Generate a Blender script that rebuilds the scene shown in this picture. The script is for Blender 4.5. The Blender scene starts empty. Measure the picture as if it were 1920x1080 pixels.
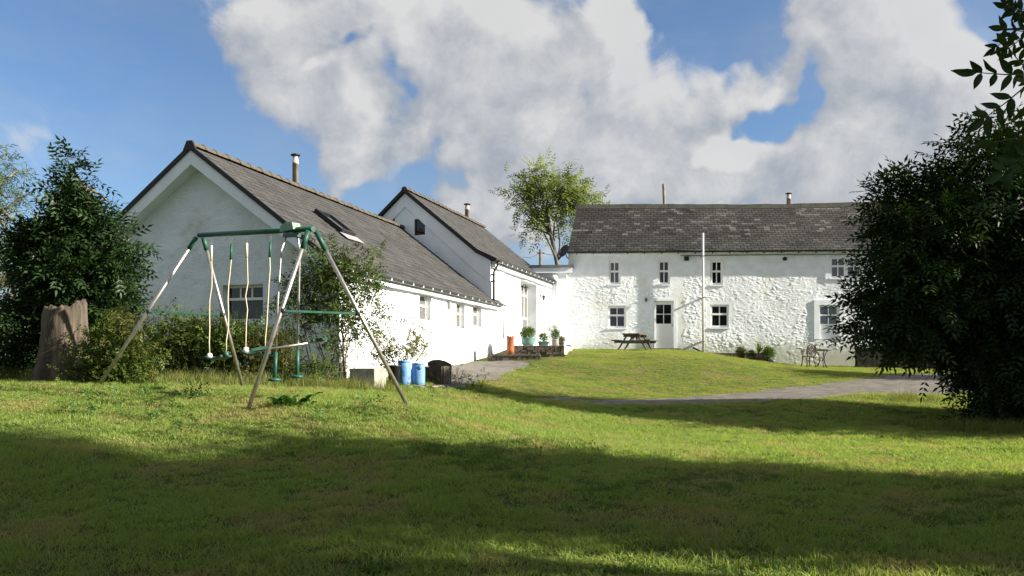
import bpy, math, random
import numpy as np
from mathutils import Vector, Matrix

random.seed(7)
rng = np.random.default_rng(7)
scene = bpy.context.scene
col = scene.collection
F, CX, HY = 1500.0, 960.0, 680.0          # focal length and eye line measured on the photograph

# ------------------------------------------------------------------ camera
cam_d = bpy.data.cameras.new('camera')
cam_d.sensor_width = 36.0
cam_d.lens = F / 1920 * 36
cam_d.shift_y = (HY - 540) / 1920
cam_d.clip_start, cam_d.clip_end = 0.05, 3000
cam = bpy.data.objects.new('camera', cam_d)
cam.rotation_euler = (math.pi / 2, 0, 0)
col.objects.link(cam)
scene.camera = cam
vs = scene.view_settings
vs.view_transform = 'Standard'
vs.look = 'None'
vs.exposure = 1.50
vs.gamma = 1.0
vs.use_curve_mapping = False
scene.render.film_transparent = False
scene.cycles.max_bounces = 6
scene.cycles.transparent_max_bounces = 8

# ------------------------------------------------------------------ sun and sky
SUN_AZ = math.radians(100.5)     # from +Y towards +X
SUN_EL = math.radians(24.0)
S = Vector((math.sin(SUN_AZ) * math.cos(SUN_EL), math.cos(SUN_AZ) * math.cos(SUN_EL), math.sin(SUN_EL)))
sl = bpy.data.lights.new('sun', 'SUN')
sl.energy = 5.0
sl.angle = math.radians(0.55)
sl.color = (1.0, 0.91, 0.77)
so = bpy.data.objects.new('sun', sl)
so.rotation_euler = S.to_track_quat('Z', 'Y').to_euler()
so.location = (30, -5, 25)
col.objects.link(so)

world = bpy.data.worlds.new('World')
scene.world = world
world.use_nodes = True
nt = world.node_tree
nt.nodes.clear()


class G:
    """small helper to write node graphs"""
    def __init__(s, nt): s.nt = nt
    def n(s, t, **k):
        x = s.nt.nodes.new(t)
        for a, b in k.items(): setattr(x, a, b)
        return x
    def put(s, sock, v):
        if v is None: return
        if isinstance(v, bpy.types.NodeSocket): s.nt.links.new(v, sock)
        else: sock.default_value = v
    def m(s, op, a, b=None, c=None, clamp=False):
        x = s.n('ShaderNodeMath', operation=op, use_clamp=clamp)
        for i, v in enumerate((a, b, c)): s.put(x.inputs[i], v)
        return x.outputs[0]
    def v(s, op, a, b=None, c=None, out=0):
        x = s.n('ShaderNodeVectorMath', operation=op)
        for i, q in enumerate((a, b, c)): s.put(x.inputs[i], q)
        return x.outputs[out]
    def noise(s, vec, scale, detail=4, rough=0.55, dist=0.0):
        x = s.n('ShaderNodeTexNoise')
        s.put(x.inputs['Vector'], vec)
        x.inputs['Scale'].default_value = scale
        x.inputs['Detail'].default_value = detail
        x.inputs['Roughness'].default_value = rough
        x.inputs['Distortion'].default_value = dist
        return x.outputs[0]
    def sstep(s, v, a, b, lo=0.0, hi=1.0):
        x = s.n('ShaderNodeMapRange', interpolation_type='SMOOTHSTEP')
        s.put(x.inputs[0], v)
        for i, q in enumerate((a, b, lo, hi)): x.inputs[i + 1].default_value = q
        return x.outputs[0]
    def mix(s, f, a, b, blend='MIX'):
        x = s.n('ShaderNodeMix', data_type='RGBA', blend_type=blend)
        s.put(x.inputs[0], f)
        s.put(x.inputs[6], a if isinstance(a, bpy.types.NodeSocket) else (*a, 1))
        s.put(x.inputs[7], b if isinstance(b, bpy.types.NodeSocket) else (*b, 1))
        return x.outputs[2]


# cloud banks: (px, py, half width, half height, weight)
BANKS = [(450, 60, 85, 90, .7), (480, 150, 60, 60, .4), (560, 60, 120, 110, .8), (720, 20, 150, 80, .9), (880, 120, 150, 150, 1.0), (560, 160, 90, 60, .45),
         (640, 200, 100, 70, .7), (530, 250, 70, 50, .5), (630, 310, 60, 50, .5), (960, 290, 140, 120, 1.0),
         (1090, 130, 130, 140, 1.0), (1230, 250, 170, 110, 1.0), (1400, 160, 80, 60, .8), (1420, 340, 200, 60, 1.0),
         (1650, 110, 130, 150, 1.0), (1810, 200, 150, 200, 1.0), (1620, 330, 200, 90, 1.0), (1560, 10, 80, 60, .6),
         (1030, 390, 200, 60, .7), (225, 140, 45, 26, .42), (20, 300, 70, 60, .40), (1150, 30, 70, 50, .5), (750, 260, 90, 50, .5),
         (668, 95, 24, 12, -.6), (728, 165, 18, 30, -.55), (700, 378, 80, 32, -.9), (815, 325, 36, 44, -.6), (1320, 16, 80, 42, -1.2), (600, 280, 90, 60, .5), (640, 350, 60, 40, .35), (1180, 80, 50, 70, .4), (900, 400, 90, 60, .7), (930, 200, 60, 120, .25),
         (1442, 242, 20, 30, -1.2), (1490, 195, 22, 34, -.75), (1520, 140, 20, 40, -.45), (1540, 60, 50, 60, .3), (470, 310, 60, 60, -.4), (1880, 5, 60, 26, -.9), (330, 200, 130, 140, -.4)]


def azel(px, py):
    u, w = (px - CX) / F, (HY - py) / F
    return math.atan(u), math.atan(w / math.sqrt(1 + u * u))


def density_group():
    g = bpy.data.node_groups.new('cloud_density', 'ShaderNodeTree')
    g.interface.new_socket('Vector', in_out='INPUT', socket_type='NodeSocketVector')
    g.interface.new_socket('D', in_out='OUTPUT', socket_type='NodeSocketFloat')
    q = G(g)
    i = q.n('NodeGroupInput')
    o = q.n('NodeGroupOutput')
    d = q.v('NORMALIZE', i.outputs[0])
    sep = q.n('ShaderNodeSeparateXYZ')
    q.put(sep.inputs[0], d)
    x, y, z = sep.outputs
    az = q.m('ARCTAN2', x, y)
    el = q.m('ARCSINE', z)
    # wobble the coordinates so the banks have no smooth outline
    w1 = q.m('MULTIPLY', q.m('SUBTRACT', q.noise(d, 9.0, 3, .55), .5), .16)
    w2 = q.m('MULTIPLY', q.m('SUBTRACT', q.noise(q.v('ADD', d, (7.3, 2.1, 4.4)), 9.0, 3, .55), .5), .16)
    cmb = q.n('ShaderNodeCombineXYZ')
    q.put(cmb.inputs[0], q.m('ADD', az, w1))
    q.put(cmb.inputs[1], q.m('ADD', el, w2))
    p = cmb.outputs[0]
    acc = 0.0
    for (px, py, sx, sy, w) in BANKS:
        a, e = azel(px, py)
        k = 1.0 if w > 0 else 1.15
        ix, iy = F / (sx * k), F / (sy * k)
        t = q.v('MULTIPLY_ADD', p, (ix, iy, 0), (-a * ix, -e * iy, 0))
        r2 = q.v('DOT_PRODUCT', t, t, out=1)
        acc = q.m('MULTIPLY_ADD', q.m('POWER', math.exp(-1), r2), w, acc)
    # the same kind of broken cloud goes on round the rest of the sky
    front = q.sstep(az, .62, .95)
    front2 = q.sstep(az, -.95, -.62, 1.0, 0.0)
    up = q.sstep(el, .46, .7)
    off = q.m('MAXIMUM', q.m('MAXIMUM', front, front2), up)
    gen = q.m('MULTIPLY', q.noise(q.v('MULTIPLY', d, (1, 1, 2.0)), 2.3, 3, .5), 1.15)
    acc = q.m('MINIMUM', q.m('MULTIPLY', acc, .80), .86)
    mixn = q.m('ADD', q.m('MULTIPLY', acc, q.m('SUBTRACT', 1.0, off)), q.m('MULTIPLY', gen, off))
    fb = q.m('MULTIPLY', q.m('SUBTRACT', q.noise(q.v('ADD', d, (1.7, .3, .9)), 11.0, 8, .62, .35), .5), 1.45)
    q.put(o.inputs[0], q.m('ADD', mixn, fb))
    return g


w = G(nt)
dg = density_group()
tc = w.n('ShaderNodeTexCoord')


def dens(vec):
    x = w.n('ShaderNodeGroup')
    x.node_tree = dg
    w.put(x.inputs[0], vec)
    return x.outputs[0]


d0 = dens(tc.outputs['Generated'])
d1 = dens(w.v('ADD', tc.outputs['Generated'], (.045, 0, .030)))
mask = w.sstep(d0, .20, .69)
lit = w.m('ADD', w.m('MULTIPLY', w.m('SUBTRACT', d0, d1), 1.5), .45, clamp=True)
fine = w.m('MULTIPLY', w.m('SUBTRACT', w.noise(tc.outputs['Generated'], 6.0, 7, .56), .5), .85)
lit = w.m('ADD', lit, fine, clamp=True)
cloud = w.mix(lit, (.60, .645, .72), (1.10, 1.09, 1.07))
sky = w.n('ShaderNodeTexSky', sky_type='NISHITA')
sky.sun_disc = False
sky.sun_elevation = SUN_EL
sky.sun_rotation = SUN_AZ
sky.air_density = 1.0
sky.dust_density = 0.7
sky.ozone_density = 4.5
bg1 = w.n('ShaderNodeBackground')
w.put(bg1.inputs[0], sky.outputs[0])
bg1.inputs[1].default_value = 0.055
bg2 = w.n('ShaderNodeBackground')
w.put(bg2.inputs[0], cloud)
bg2.inputs[1].default_value = 0.238
ms = w.n('ShaderNodeMixShader')
veil = w.m('MULTIPLY', w.sstep(w.noise(w.v('MULTIPLY', tc.outputs['Generated'], (1, 1, 3)), 3.2, 6, .6), .35, .8), .30)
w.put(ms.inputs[0], w.m('MULTIPLY', w.m('MAXIMUM', mask, veil), .94))
nt.links.new(bg1.outputs[0], ms.inputs[1])
nt.links.new(bg2.outputs[0], ms.inputs[2])
wo = w.n('ShaderNodeOutputWorld')
nt.links.new(ms.outputs[0], wo.inputs[0])
world.cycles.sampling_method = 'MANUAL'
world.cycles.sample_map_resolution = 512


# ------------------------------------------------------------------ helpers
def at(px, py, d):
    """point on the ray of a photograph pixel at a given depth"""
    return Vector(((px - CX) / F * d, d, (HY - py) / F * d))


def tag(o, label, cat, group=None, kind=None):
    if label: o['label'] = label
    if cat: o['category'] = cat
    if group: o['group'] = group
    if kind: o['kind'] = kind
    return o


def thing(name, label, cat, loc=(0, 0, 0), rot=0.0, group=None):
    o = bpy.data.objects.new(name, None)
    o.empty_display_size = .2
    o.location = loc
    o.rotation_euler = (0, 0, rot)
    col.objects.link(o)
    return tag(o, label, cat, group)


def link(name, me, m, parent=None):
    if m and not me.materials: me.materials.append(m)
    o = bpy.data.objects.new(name, me)
    col.objects.link(o)
    if parent: o.parent = parent
    return o


def arr_mesh(name, V, Fc, smooth=False, colors=None):
    V = np.asarray(V, dtype=np.float32)
    Fc = np.asarray(Fc, dtype=np.int32)
    me = bpy.data.meshes.new(name)
    n, k = Fc.shape
    me.vertices.add(len(V))
    me.vertices.foreach_set('co', V.ravel())
    me.loops.add(n * k)
    me.loops.foreach_set('vertex_index', Fc.ravel())
    me.polygons.add(n)
    me.polygons.foreach_set('loop_start', np.arange(0, n * k, k, dtype=np.int32))
    if smooth: me.polygons.foreach_set('use_smooth', np.ones(n, dtype=bool))
    if colors is not None:
        a = me.color_attributes.new('Col', 'FLOAT_COLOR', 'POINT')
        c = np.ones((len(V), 4), dtype=np.float32)
        c[:, :3] = colors
        a.data.foreach_set('color', c.ravel())
    me.update(calc_edges=True)
    me.validate()
    return me


class MB:
    """collects simple shapes and links them as one mesh object"""
    def __init__(s):
        s.v, s.f, s.c, s.sm = [], [], [], []
        s.M = Matrix.Identity(4)
        s.color = None
    def add(s, vs_, fs, smooth=False):
        b = len(s.v)
        for q in vs_: s.v.append(tuple(s.M @ Vector(q)))
        for q in fs:
            s.f.append([i + b for i in q])
            s.sm.append(smooth)
        if s.color is not None: s.c += [s.color] * len(vs_)
        return s
    def hexa(s, p):      # 8 corners: bottom four, top four
        return s.add(p, [(3, 2, 1, 0), (4, 5, 6, 7), (0, 1, 5, 4), (1, 2, 6, 5), (2, 3, 7, 6), (3, 0, 4, 7)])
    def box(s, c, d, r=0.0, top=1.0):
        x, y, z = d[0] / 2, d[1] / 2, d[2] / 2
        R = Matrix.Rotation(r, 3, 'Z')
        P = []
        for k, zz in ((1, -z), (top, z)):
            for a, b in ((-x, -y), (x, -y), (x, y), (-x, y)):
                P.append(Vector(c) + R @ Vector((a * k, b * k, zz)))
        return s.hexa(P)
    def bar(s, p, q, w_, h, up=(0, 0, 1)):
        p, q = Vector(p), Vector(q)
        d = (q - p).normalized()
        u = Vector(up)
        if abs(d.dot(u)) > .98: u = Vector((0, 1, 0))
        a = d.cross(u).normalized() * (w_ / 2)
        b = a.cross(d).normalized() * (h / 2)
        P = [p - a - b, p + a - b, q + a - b, q - a - b, p - a + b, p + a + b, q + a + b, q - a + b]
        return s.hexa(P)
    def tube(s, pts, rad, n=8, cap=True):
        pts = [Vector(p) for p in pts]
        if not isinstance(rad, (list, tuple)): rad = [rad] * len(pts)
        vs_, fs = [], []
        ref = None
        for i, p in enumerate(pts):
            d = (pts[min(i + 1, len(pts) - 1)] - pts[max(i - 1, 0)]).normalized()
            if ref is None: ref = Vector((0, 0, 1)) if abs(d.z) < .9 else Vector((1, 0, 0))
            a = d.cross(ref).normalized()
            b = a.cross(d)
            ref = d.cross(a) * -1 if False else b
            for k in range(n):
                t = 2 * math.pi * k / n
                vs_.append(p + (a * math.cos(t) + b * math.sin(t)) * rad[i])
        for i in range(len(pts) - 1):
            for k in range(n):
                k2 = (k + 1) % n
                fs.append((i * n + k, i * n + k2, (i + 1) * n + k2, (i + 1) * n + k))
        s.add(vs_, fs, True)
        if cap:
            b0 = len(s.v) - len(vs_)
            s.f.append([b0 + k for k in reversed(range(n))]); s.sm.append(False)
            s.f.append([b0 + (len(pts) - 1) * n + k for k in range(n)]); s.sm.append(False)
        return s
    def lathe(s, prof, n=20, c=(0, 0, 0), cap=True, wob=0.0):
        vs_, fs = [], []
        for (r, z) in prof:
            for k in range(n):
                t = 2 * math.pi * k / n
                rr = r * (1 + wob * math.sin(3 * t + z * 5))
                vs_.append((c[0] + rr * math.cos(t), c[1] + rr * math.sin(t), c[2] + z))
        for i in range(len(prof) - 1):
            for k in range(n):
                k2 = (k + 1) % n
                fs.append((i * n + k, i * n + k2, (i + 1) * n + k2, (i + 1) * n + k))
        s.add(vs_, fs, True)
        if cap:
            b0 = len(s.v) - len(vs_)
            s.f.append([b0 + k for k in reversed(range(n))]); s.sm.append(False)
            s.f.append([b0 + (len(prof) - 1) * n + k for k in range(n)]); s.sm.append(False)
        return s
    def prism(s, poly, d, fn):
        """polygon of 2D points swept between depths d[0], d[1]; fn(a, b, depth) -> point"""
        n = len(poly)
        vs_ = [fn(a, b, d[0]) for a, b in poly] + [fn(a, b, d[1]) for a, b in poly]
        fs = [tuple(range(n)), tuple(reversed(range(n, 2 * n)))]
        for i in range(n):
            j = (i + 1) % n
            fs.append((i, i + n, j + n, j))
        return s.add(vs_, fs)
    def mesh(s, name):
        me = bpy.data.meshes.new(name)
        me.from_pydata(s.v, [], s.f)
        me.polygons.foreach_set('use_smooth', s.sm)
        if s.c:
            a = me.color_attributes.new('Col', 'FLOAT_COLOR', 'POINT')
            a.data.foreach_set('color', [q for c_ in s.c for q in (*c_, 1.0)])
        import bmesh
        bm = bmesh.new()
        bm.from_mesh(me)
        bmesh.ops.recalc_face_normals(bm, faces=bm.faces)
        bm.to_mesh(me)
        bm.free()
        me.update()
        return me
    def build(s, name, m, parent=None):
        return link(name, s.mesh(name), m, parent)


def mat(name, c, rough=.85, c2=None, vs=4.0, bump=0.0, bs=40.0, metal=0.0, spec=.3, attr=False, c3=None, vs3=1.0, lo=.35, hi=.65, stretch=None, foot=None):
    m_ = bpy.data.materials.new(name)
    m_.use_nodes = True
    q = G(m_.node_tree)
    b = m_.node_tree.nodes['Principled BSDF']
    b.inputs['Roughness'].default_value = rough
    b.inputs['Metallic'].default_value = metal
    b.inputs['Specular IOR Level'].default_value = spec
    t = q.n('ShaderNodeTexCoord').outputs['Object']
    if stretch: t = q.v('MULTIPLY', t, stretch)
    base = None
    if attr:
        a = q.n('ShaderNodeAttribute', attribute_name='Col')
        base = a.outputs['Color']
    if c2 is not None:
        f = q.sstep(q.noise(t, vs, 5, .6), lo, hi)
        base = q.mix(f, base if base is not None else c, c2)
    if c3 is not None:
        f = q.sstep(q.noise(q.v('ADD', t, (3.1, 5.2, 1.3)), vs3, 5, .6), .52, .72)
        base = q.mix(f, base if base is not None else c, c3)
    if foot:        # splash dirt and algae rising from the ground, streaks running down
        sp = q.n('ShaderNodeSeparateXYZ'); q.put(sp.inputs[0], t)
        f = q.sstep(q.m('ADD', sp.outputs[2], q.m('MULTIPLY', q.noise(t, 2.5, 5, .65), -1.3)), .25, -.75)
        base = q.mix(q.m('MULTIPLY', f, .75), base if base is not None else c, foot)
        st = q.sstep(q.noise(q.v('MULTIPLY', t, (5, 5, .35)), 1.6, 4, .6), .60, .80)
        base = q.mix(q.m('MULTIPLY', st, .35), base, (.52, .53, .50))
    if base is None: b.inputs['Base Color'].default_value = (*c, 1)
    else: q.put(b.inputs['Base Color'], base)
    if bump:
        n_ = q.noise(t, bs, 5, .65)
        bn = q.n('ShaderNodeBump')
        bn.inputs['Strength'].default_value = bump
        bn.inputs['Distance'].default_value = .02
        q.put(bn.inputs['Height'], n_)
        q.put(b.inputs['Normal'], bn.outputs[0])
    return m_


def leaf_mat(name, c, c2, trans=.3, gloss=.05, rough=.45, pos=False, c3=None):
    m_ = bpy.data.materials.new(name)
    m_.use_nodes = True
    t = m_.node_tree
    t.nodes.clear()
    q = G(t)
    ge = q.n('ShaderNodeNewGeometry')
    rnd = ge.outputs['Random Per Island']
    base = q.mix(rnd, c, c2)
    if c3 is not None:
        f = q.sstep(q.noise(ge.outputs['Position'], 1.1, 4, .6), .48, .64)
        base = q.mix(q.m('MULTIPLY', f, .8), base, c3)
    d = q.n('ShaderNodeBsdfDiffuse'); q.put(d.inputs[0], base)
    tr = q.n('ShaderNodeBsdfTranslucent'); q.put(tr.inputs[0], q.mix(1.0, base, (1.15, 1.2, .55), 'MULTIPLY'))
    gl = q.n('ShaderNodeBsdfGlossy'); gl.inputs['Roughness'].default_value = rough
    gl.inputs[0].default_value = (1, 1, 1, 1)
    m1 = q.n('ShaderNodeMixShader'); m1.inputs[0].default_value = trans
    t.links.new(d.outputs[0], m1.inputs[1]); t.links.new(tr.outputs[0], m1.inputs[2])
    m2 = q.n('ShaderNodeMixShader'); m2.inputs[0].default_value = gloss
    t.links.new(m1.outputs[0], m2.inputs[1]); t.links.new(gl.outputs[0], m2.inputs[2])
    o = q.n('ShaderNodeOutputMaterial')
    t.links.new(m2.outputs[0], o.inputs[0])
    return m_


WHITEWASH = mat('whitewash_rubble', (.82, .86, .90), .9, (.73, .765, .80), 2.2, .35, 60, c3=(.70, .70, .63), vs3=.8, foot=(.34, .36, .24))
ROUGHCAST = mat('white_roughcast', (.79, .865, .93), .92, (.72, .79, .86), 1.6, 1.0, 26, c3=(.62, .64, .60), vs3=1.1, foot=(.36, .38, .26))
ROUGHCAST.node_tree.nodes['Bump'].inputs['Distance'].default_value = .03
RENDER = mat('smooth_white_render', (.81, .865, .92), .9, (.75, .80, .85), 1.8, .15, 30)
UPVC = mat('white_window_frame', (.82, .82, .81), .35)
BOARD = mat('white_board', (.79, .855, .92), .6, (.73, .79, .85), 3)
BLACK = mat('black_trim', (.018, .018, .02), .5)
SLATE = mat('slate', (.1, .1, .1), .62, bump=.3, bs=35, attr=True)
RIDGE = mat('clay_ridge_tile', (.075, .062, .054), .85, (.10, .085, .06), 9, .3, 40, c3=(.06, .055, .05), vs3=6)
RIDGE2 = mat('cement_ridge', (.048, .048, .042), .9, (.075, .075, .062), 5, .3, 30)
BROWNF = mat('brown_window_frame', (.06, .022, .016), .45)
DOWNP = mat('brown_downpipe', (.075, .045, .04), .4)
GUTTER = mat('dark_gutter', (.03, .03, .032), .4)
GALV = mat('galvanised_steel', (.50, .48, .46), .38, (.36, .33, .31), 14, metal=.85)
STEEL = mat('flue_steel', (.62, .56, .50), .35, (.5, .40, .33), 5, metal=.35)
GREENP = mat('green_paint', (.012, .070, .048), .45, (.03, .10, .072), 9)
ROPE = mat('pale_rope', (.62, .56, .42), .9, (.5, .43, .3), 40)
GLASS = mat('window_glass', (.012, .014, .016), .04, spec=.6)
GLASS2 = mat('window_glass_curtained', (.07, .07, .07), .08, (.17, .17, .165), 14, spec=.6, stretch=(6, 6, .3))
TARMAC = mat('old_tarmac', (.090, .083, .074), .95, (.155, .142, .120), 3.0, .5, 90, c3=(.19, .17, .135), vs3=1.3)
CONC = mat('concrete', (.33, .32, .29), .95, (.22, .21, .18), 6, .5, 30)
STONE = mat('rough_stone', (.085, .072, .058), .95, (.15, .13, .105), 7, .6, 25, c3=(.055, .065, .03), vs3=5)
BARK = mat('bark', (.10, .085, .065), .95, (.18, .16, .12), 9, .7, 22, stretch=(1, 1, .25))
STUMP = mat('bare_stump_wood', (.050, .041, .031), .9, (.115, .094, .068), 3.0, 1.0, 14, c3=(.035, .03, .026), vs3=4, stretch=(1.8, 1.8, .25))
WOODOLD = mat('weathered_wood', (.065, .052, .038), .9, (.10, .083, .062), 7, .4, 26, stretch=(1, 4, 4))
DARKWOOD = mat('dark_rotten_wood', (.05, .036, .026), .95, (.09, .06, .045), 6, .5, 20)
BLUEP = mat('blue_plastic', (.10, .24, .52), .45, (.13, .28, .54), 4, c3=(.22, .28, .38), vs3=3.0)
BLACKP = mat('black_plastic', (.022, .022, .024), .4)
TERRA = mat('terracotta', (.34, .115, .045), .85, (.27, .085, .038), 6, .2, 30)
TEAL = mat('teal_glaze', (.09, .19, .17), .4, (.12, .23, .205), 5)
GREYPOT = mat('grey_pot', (.30, .28, .26), .7, (.22, .2, .19), 8)
BLUEPOT = mat('blue_glazed_pot', (.09, .12, .30), .3)
IRON = mat('dark_cast_iron', (.045, .03, .024), .5)
SOIL = mat('soil', (.06, .045, .03), .95)
DISH = mat('dark_dish', (.03, .032, .036), .5)

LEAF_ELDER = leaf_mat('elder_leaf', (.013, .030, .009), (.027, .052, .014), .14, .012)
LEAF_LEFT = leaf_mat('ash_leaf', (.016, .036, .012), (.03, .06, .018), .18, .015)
LEAF_SHRUB = leaf_mat('shrub_leaf', (.045, .075, .018), (.085, .125, .032), .3, .012)
LEAF_YEL = leaf_mat('yellow_leaf', (.15, .13, .02), (.09, .11, .025), .3, .015)
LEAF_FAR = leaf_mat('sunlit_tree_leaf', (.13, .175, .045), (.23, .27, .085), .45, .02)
LEAF_WIL = leaf_mat('grey_green_leaf', (.05, .085, .025), (.09, .13, .04), .3, .01)
LEAF_WEED = leaf_mat('weed_leaf', (.05, .085, .018), (.10, .14, .03), .3, .008, c3=(.11, .10, .035))
LEAF_RED = leaf_mat('hedge_leaf', (.12, .08, .03), (.09, .10, .03), .3, .03, c3=(.14, .055, .04))
LEAF_BOX = leaf_mat('box_leaf', (.045, .10, .014), (.11, .17, .026), .3, .012)
LEAF_DOCK = leaf_mat('dock_leaf', (.04, .10, .02), (.06, .13, .03), .25, .012)
GRASS = leaf_mat('grass_blade', (.205, .295, .072), (.32, .395, .118), .50, .010, c3=(.37, .335, .15))
LEAF_CLOVER = leaf_mat('clover_leaf', (.09, .16, .035), (.14, .21, .05), .4, .01)
GRASS_MOWN = leaf_mat('mown_grass_blade', (.225, .29, .07), (.32, .365, .105), .50, .010, c3=(.34, .315, .13))
GRASS_TALL = leaf_mat('tall_grass_blade', (.10, .14, .03), (.19, .20, .06), .35, .01)


# ------------------------------------------------------------------ terrain
CTRL = [(60, 1080, 4.4), (960, 1080, 4.4), (1860, 1080, 4.5), (100, 830, 8.0), (960, 870, 7.9), (1600, 880, 8.4), (1900, 880, 8.6),
        (960, 800, 11.5), (300, 790, 9.6), (463, 768, 9.9), (768, 762, 10.9), (182, 724, 11.9), (457, 728, 12.7), (20, 718, 12.5),
        (600, 728, 14.2), (700, 714, 18.9), (690, 727, 15.0), (770, 720, 16.2), (830, 714, 17.2), (870, 728, 16.6), (830, 687, 23.3), (900, 700, 20.5), (905, 680, 25.2), (960, 684, 24.5),
        (960, 742, 17.0), (1050, 752, 18.0), (1200, 758, 17.5), (1350, 757, 17.6), (1500, 747, 18.6), (1600, 740, 20.0), (1740, 739, 20.6),
        (1150, 750, 19.0), (1280, 745, 20.0), (1400, 735, 21.5), (1500, 723, 23.5), (1600, 714, 25.0), (1690, 702, 28.0), (1800, 700, 30.0),
        (1300, 790, 15.2), (1600, 795, 15.0), (1900, 792, 15.5), (1050, 700, 24.0), (1150, 700, 24.5), (1000, 672, 27.0), (1300, 700, 25.0),
        (1100, 657, 32.5), (1250, 658, 33.0), (1400, 675, 32.0), (1610, 689, 33.5), (1500, 690, 30.5), (1085, 656, 34.8), (1300, 659, 34.5), (1460, 682, 34.3), (1250, 668, 28.5), (1100, 672, 28.0), (1022, 668, 26.0), (1060, 658, 28.2), (1080, 657, 31.0), (1110, 662, 30.0)]
CP = np.array([list(at(*c)) for c in CTRL] + [(-14, 22, -.3), (-12, 30, 0.1), (-14, 12, -.2), (-12, 4, -1.0), (0, 0, -1.32), (12, 3, -1.2), (14, 10, -1.15), (18, 20, -.7),
                                              (20, 32, -.3), (-8, 38, .4), (4, 44, .6), (16, 44, 0), (-3, 8, -.98), (-1, 6, -1.1)])


def tps_fit(P, lam):
    n = len(P)
    d = np.linalg.norm(P[:, None, :2] - P[None, :, :2], axis=2)
    K = np.where(d > 0, d * d * np.log(d + 1e-12), 0) + lam * np.eye(n)
    Q = np.c_[np.ones(n), P[:, :2]]
    A = np.block([[K, Q], [Q.T, np.zeros((3, 3))]])
    return np.linalg.solve(A, np.r_[P[:, 2], 0, 0, 0])


TP = tps_fit(CP, .35)


def height(x, y):
    x = np.asarray(x, float); y = np.asarray(y, float)
    xc, yc = np.clip(x, -16, 22), np.clip(y, -2, 46)
    sh = x.shape
    q = np.stack([xc.ravel(), yc.ravel()], 1)
    out = np.empty(len(q))
    for i in range(0, len(q), 20000):
        b = q[i:i + 20000]
        d = np.linalg.norm(b[:, None] - CP[None, :, :2], axis=2)
        out[i:i + 20000] = (np.where(d > 0, d * d * np.log(d + 1e-12), 0)) @ TP[:-3] + TP[-3] + b @ TP[-2:]
    out = out.reshape(sh)
    dist = np.hypot(x - xc, y - yc)
    wgt = np.exp(-dist / 14.0)
    return out * wgt + (-.6) * (1 - wgt)


def hz(x, y): return float(height(np.array([x]), np.array([y]))[0])


def ground_at(px, py, d=10.0):
    """where the ray of a pixel meets the terrain"""
    for dd in np.arange(3.5, 45, .05):
        p = at(px, py, dd)
        if p.z <= hz(p.x, p.y): return p
    return at(px, py, d)


def inside(poly, x, y):
    x = np.asarray(x); y = np.asarray(y)
    r = np.zeros(x.shape, bool)
    n = len(poly)
    for i in range(n):
        x0, y0 = poly[i]; x1, y1 = poly[(i + 1) % n]
        c = ((y0 > y) != (y1 > y)) & (x < (x1 - x0) * (y - y0) / ((y1 - y0) or 1e-9) + x0)
        r ^= c
    return r


def smooth_noise(x, y, s, seed=0):
    """cheap value noise in numpy"""
    x = np.asarray(x) / s + seed * 17.13; y = np.asarray(y) / s + seed * 5.71
    xi, yi = np.floor(x).astype(int), np.floor(y).astype(int)
    fx, fy = x - xi, y - yi
    fx = fx * fx * (3 - 2 * fx); fy = fy * fy * (3 - 2 * fy)
    def h(a, b):
        n = (a * 374761393 + b * 668265263 + seed * 982451653) & 0xffffffff
        n = ((n ^ (n >> 13)) * 1274126177) & 0xffffffff
        return ((n ^ (n >> 16)) & 0xffff) / 65535.0
    return (h(xi, yi) * (1 - fx) + h(xi + 1, yi) * fx) * (1 - fy) + (h(xi, yi + 1) * (1 - fx) + h(xi + 1, yi + 1) * fx) * fy


def XY(*pts): return [(at(*p).x, at(*p).y) for p in pts]


DRIVE = XY((985, 741, 17.3), (1050, 748, 18.6), (1150, 750, 19.0), (1280, 745, 20.0), (1400, 735, 21.5), (1500, 723, 23.5), (1600, 714, 25.0), (1690, 702, 28.0)) + \
    [(17, 30.5), (24, 31), (24, 24), (13.5, 21.5)] + \
    XY((1740, 739, 20.6), (1600, 740, 20.0), (1500, 747, 18.6), (1350, 757, 17.6), (1200, 758, 17.5), (1050, 752, 17.6), (985, 745, 17.0))
TARM = XY((812, 727, 16.3), (822, 700, 19.5), (826, 690, 23.2), (915, 679, 26.5), (990, 684, 24.9), (960, 694, 22.5), (925, 708, 20.2), (895, 722, 18.3), (870, 730, 16.6))

xs = np.concatenate([-np.geomspace(500, 16.5, 16), np.arange(-16, 22.01, .2), np.geomspace(22.5, 500, 16)])
ys = np.concatenate([-np.geomspace(300, 2.5, 10), np.arange(-2, 46.01, .2), np.geomspace(46.5, 900, 18)])
GX, GY = np.meshgrid(xs, ys)
GZ = height(GX, GY)
near = (np.abs(GX) < 25) & (GY > -3) & (GY < 47)
GZ += near * (smooth_noise(GX, GY, 1.3, 1) - .5) * .05 + near * (smooth_noise(GX, GY, .45, 2) - .5) * .02
onroad = inside(DRIVE, GX, GY) | inside(TARM, GX, GY)
GZ = np.where(onroad, height(GX, GY) - .05, GZ)
ny, nx = GX.shape
idx = np.arange(nx * ny).reshape(ny, nx)
quads = np.stack([idx[:-1, :-1], idx[:-1, 1:], idx[1:, 1:], idx[1:, :-1]], -1).reshape(-1, 4)
GROUNDM = bpy.data.materials.new('turf_ground')
GROUNDM.use_nodes = True
q = G(GROUNDM.node_tree)
b = GROUNDM.node_tree.nodes['Principled BSDF']
pos = q.n('ShaderNodeNewGeometry').outputs['Position']
c_ = q.mix(q.sstep(q.noise(pos, 1.1, 4, .6), .48, .64), (.075, .10, .022), (.15, .13, .05))
c_ = q.mix(q.sstep(q.noise(pos, 14, 4, .6), .4, .65), c_, (.045, .06, .016))
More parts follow.
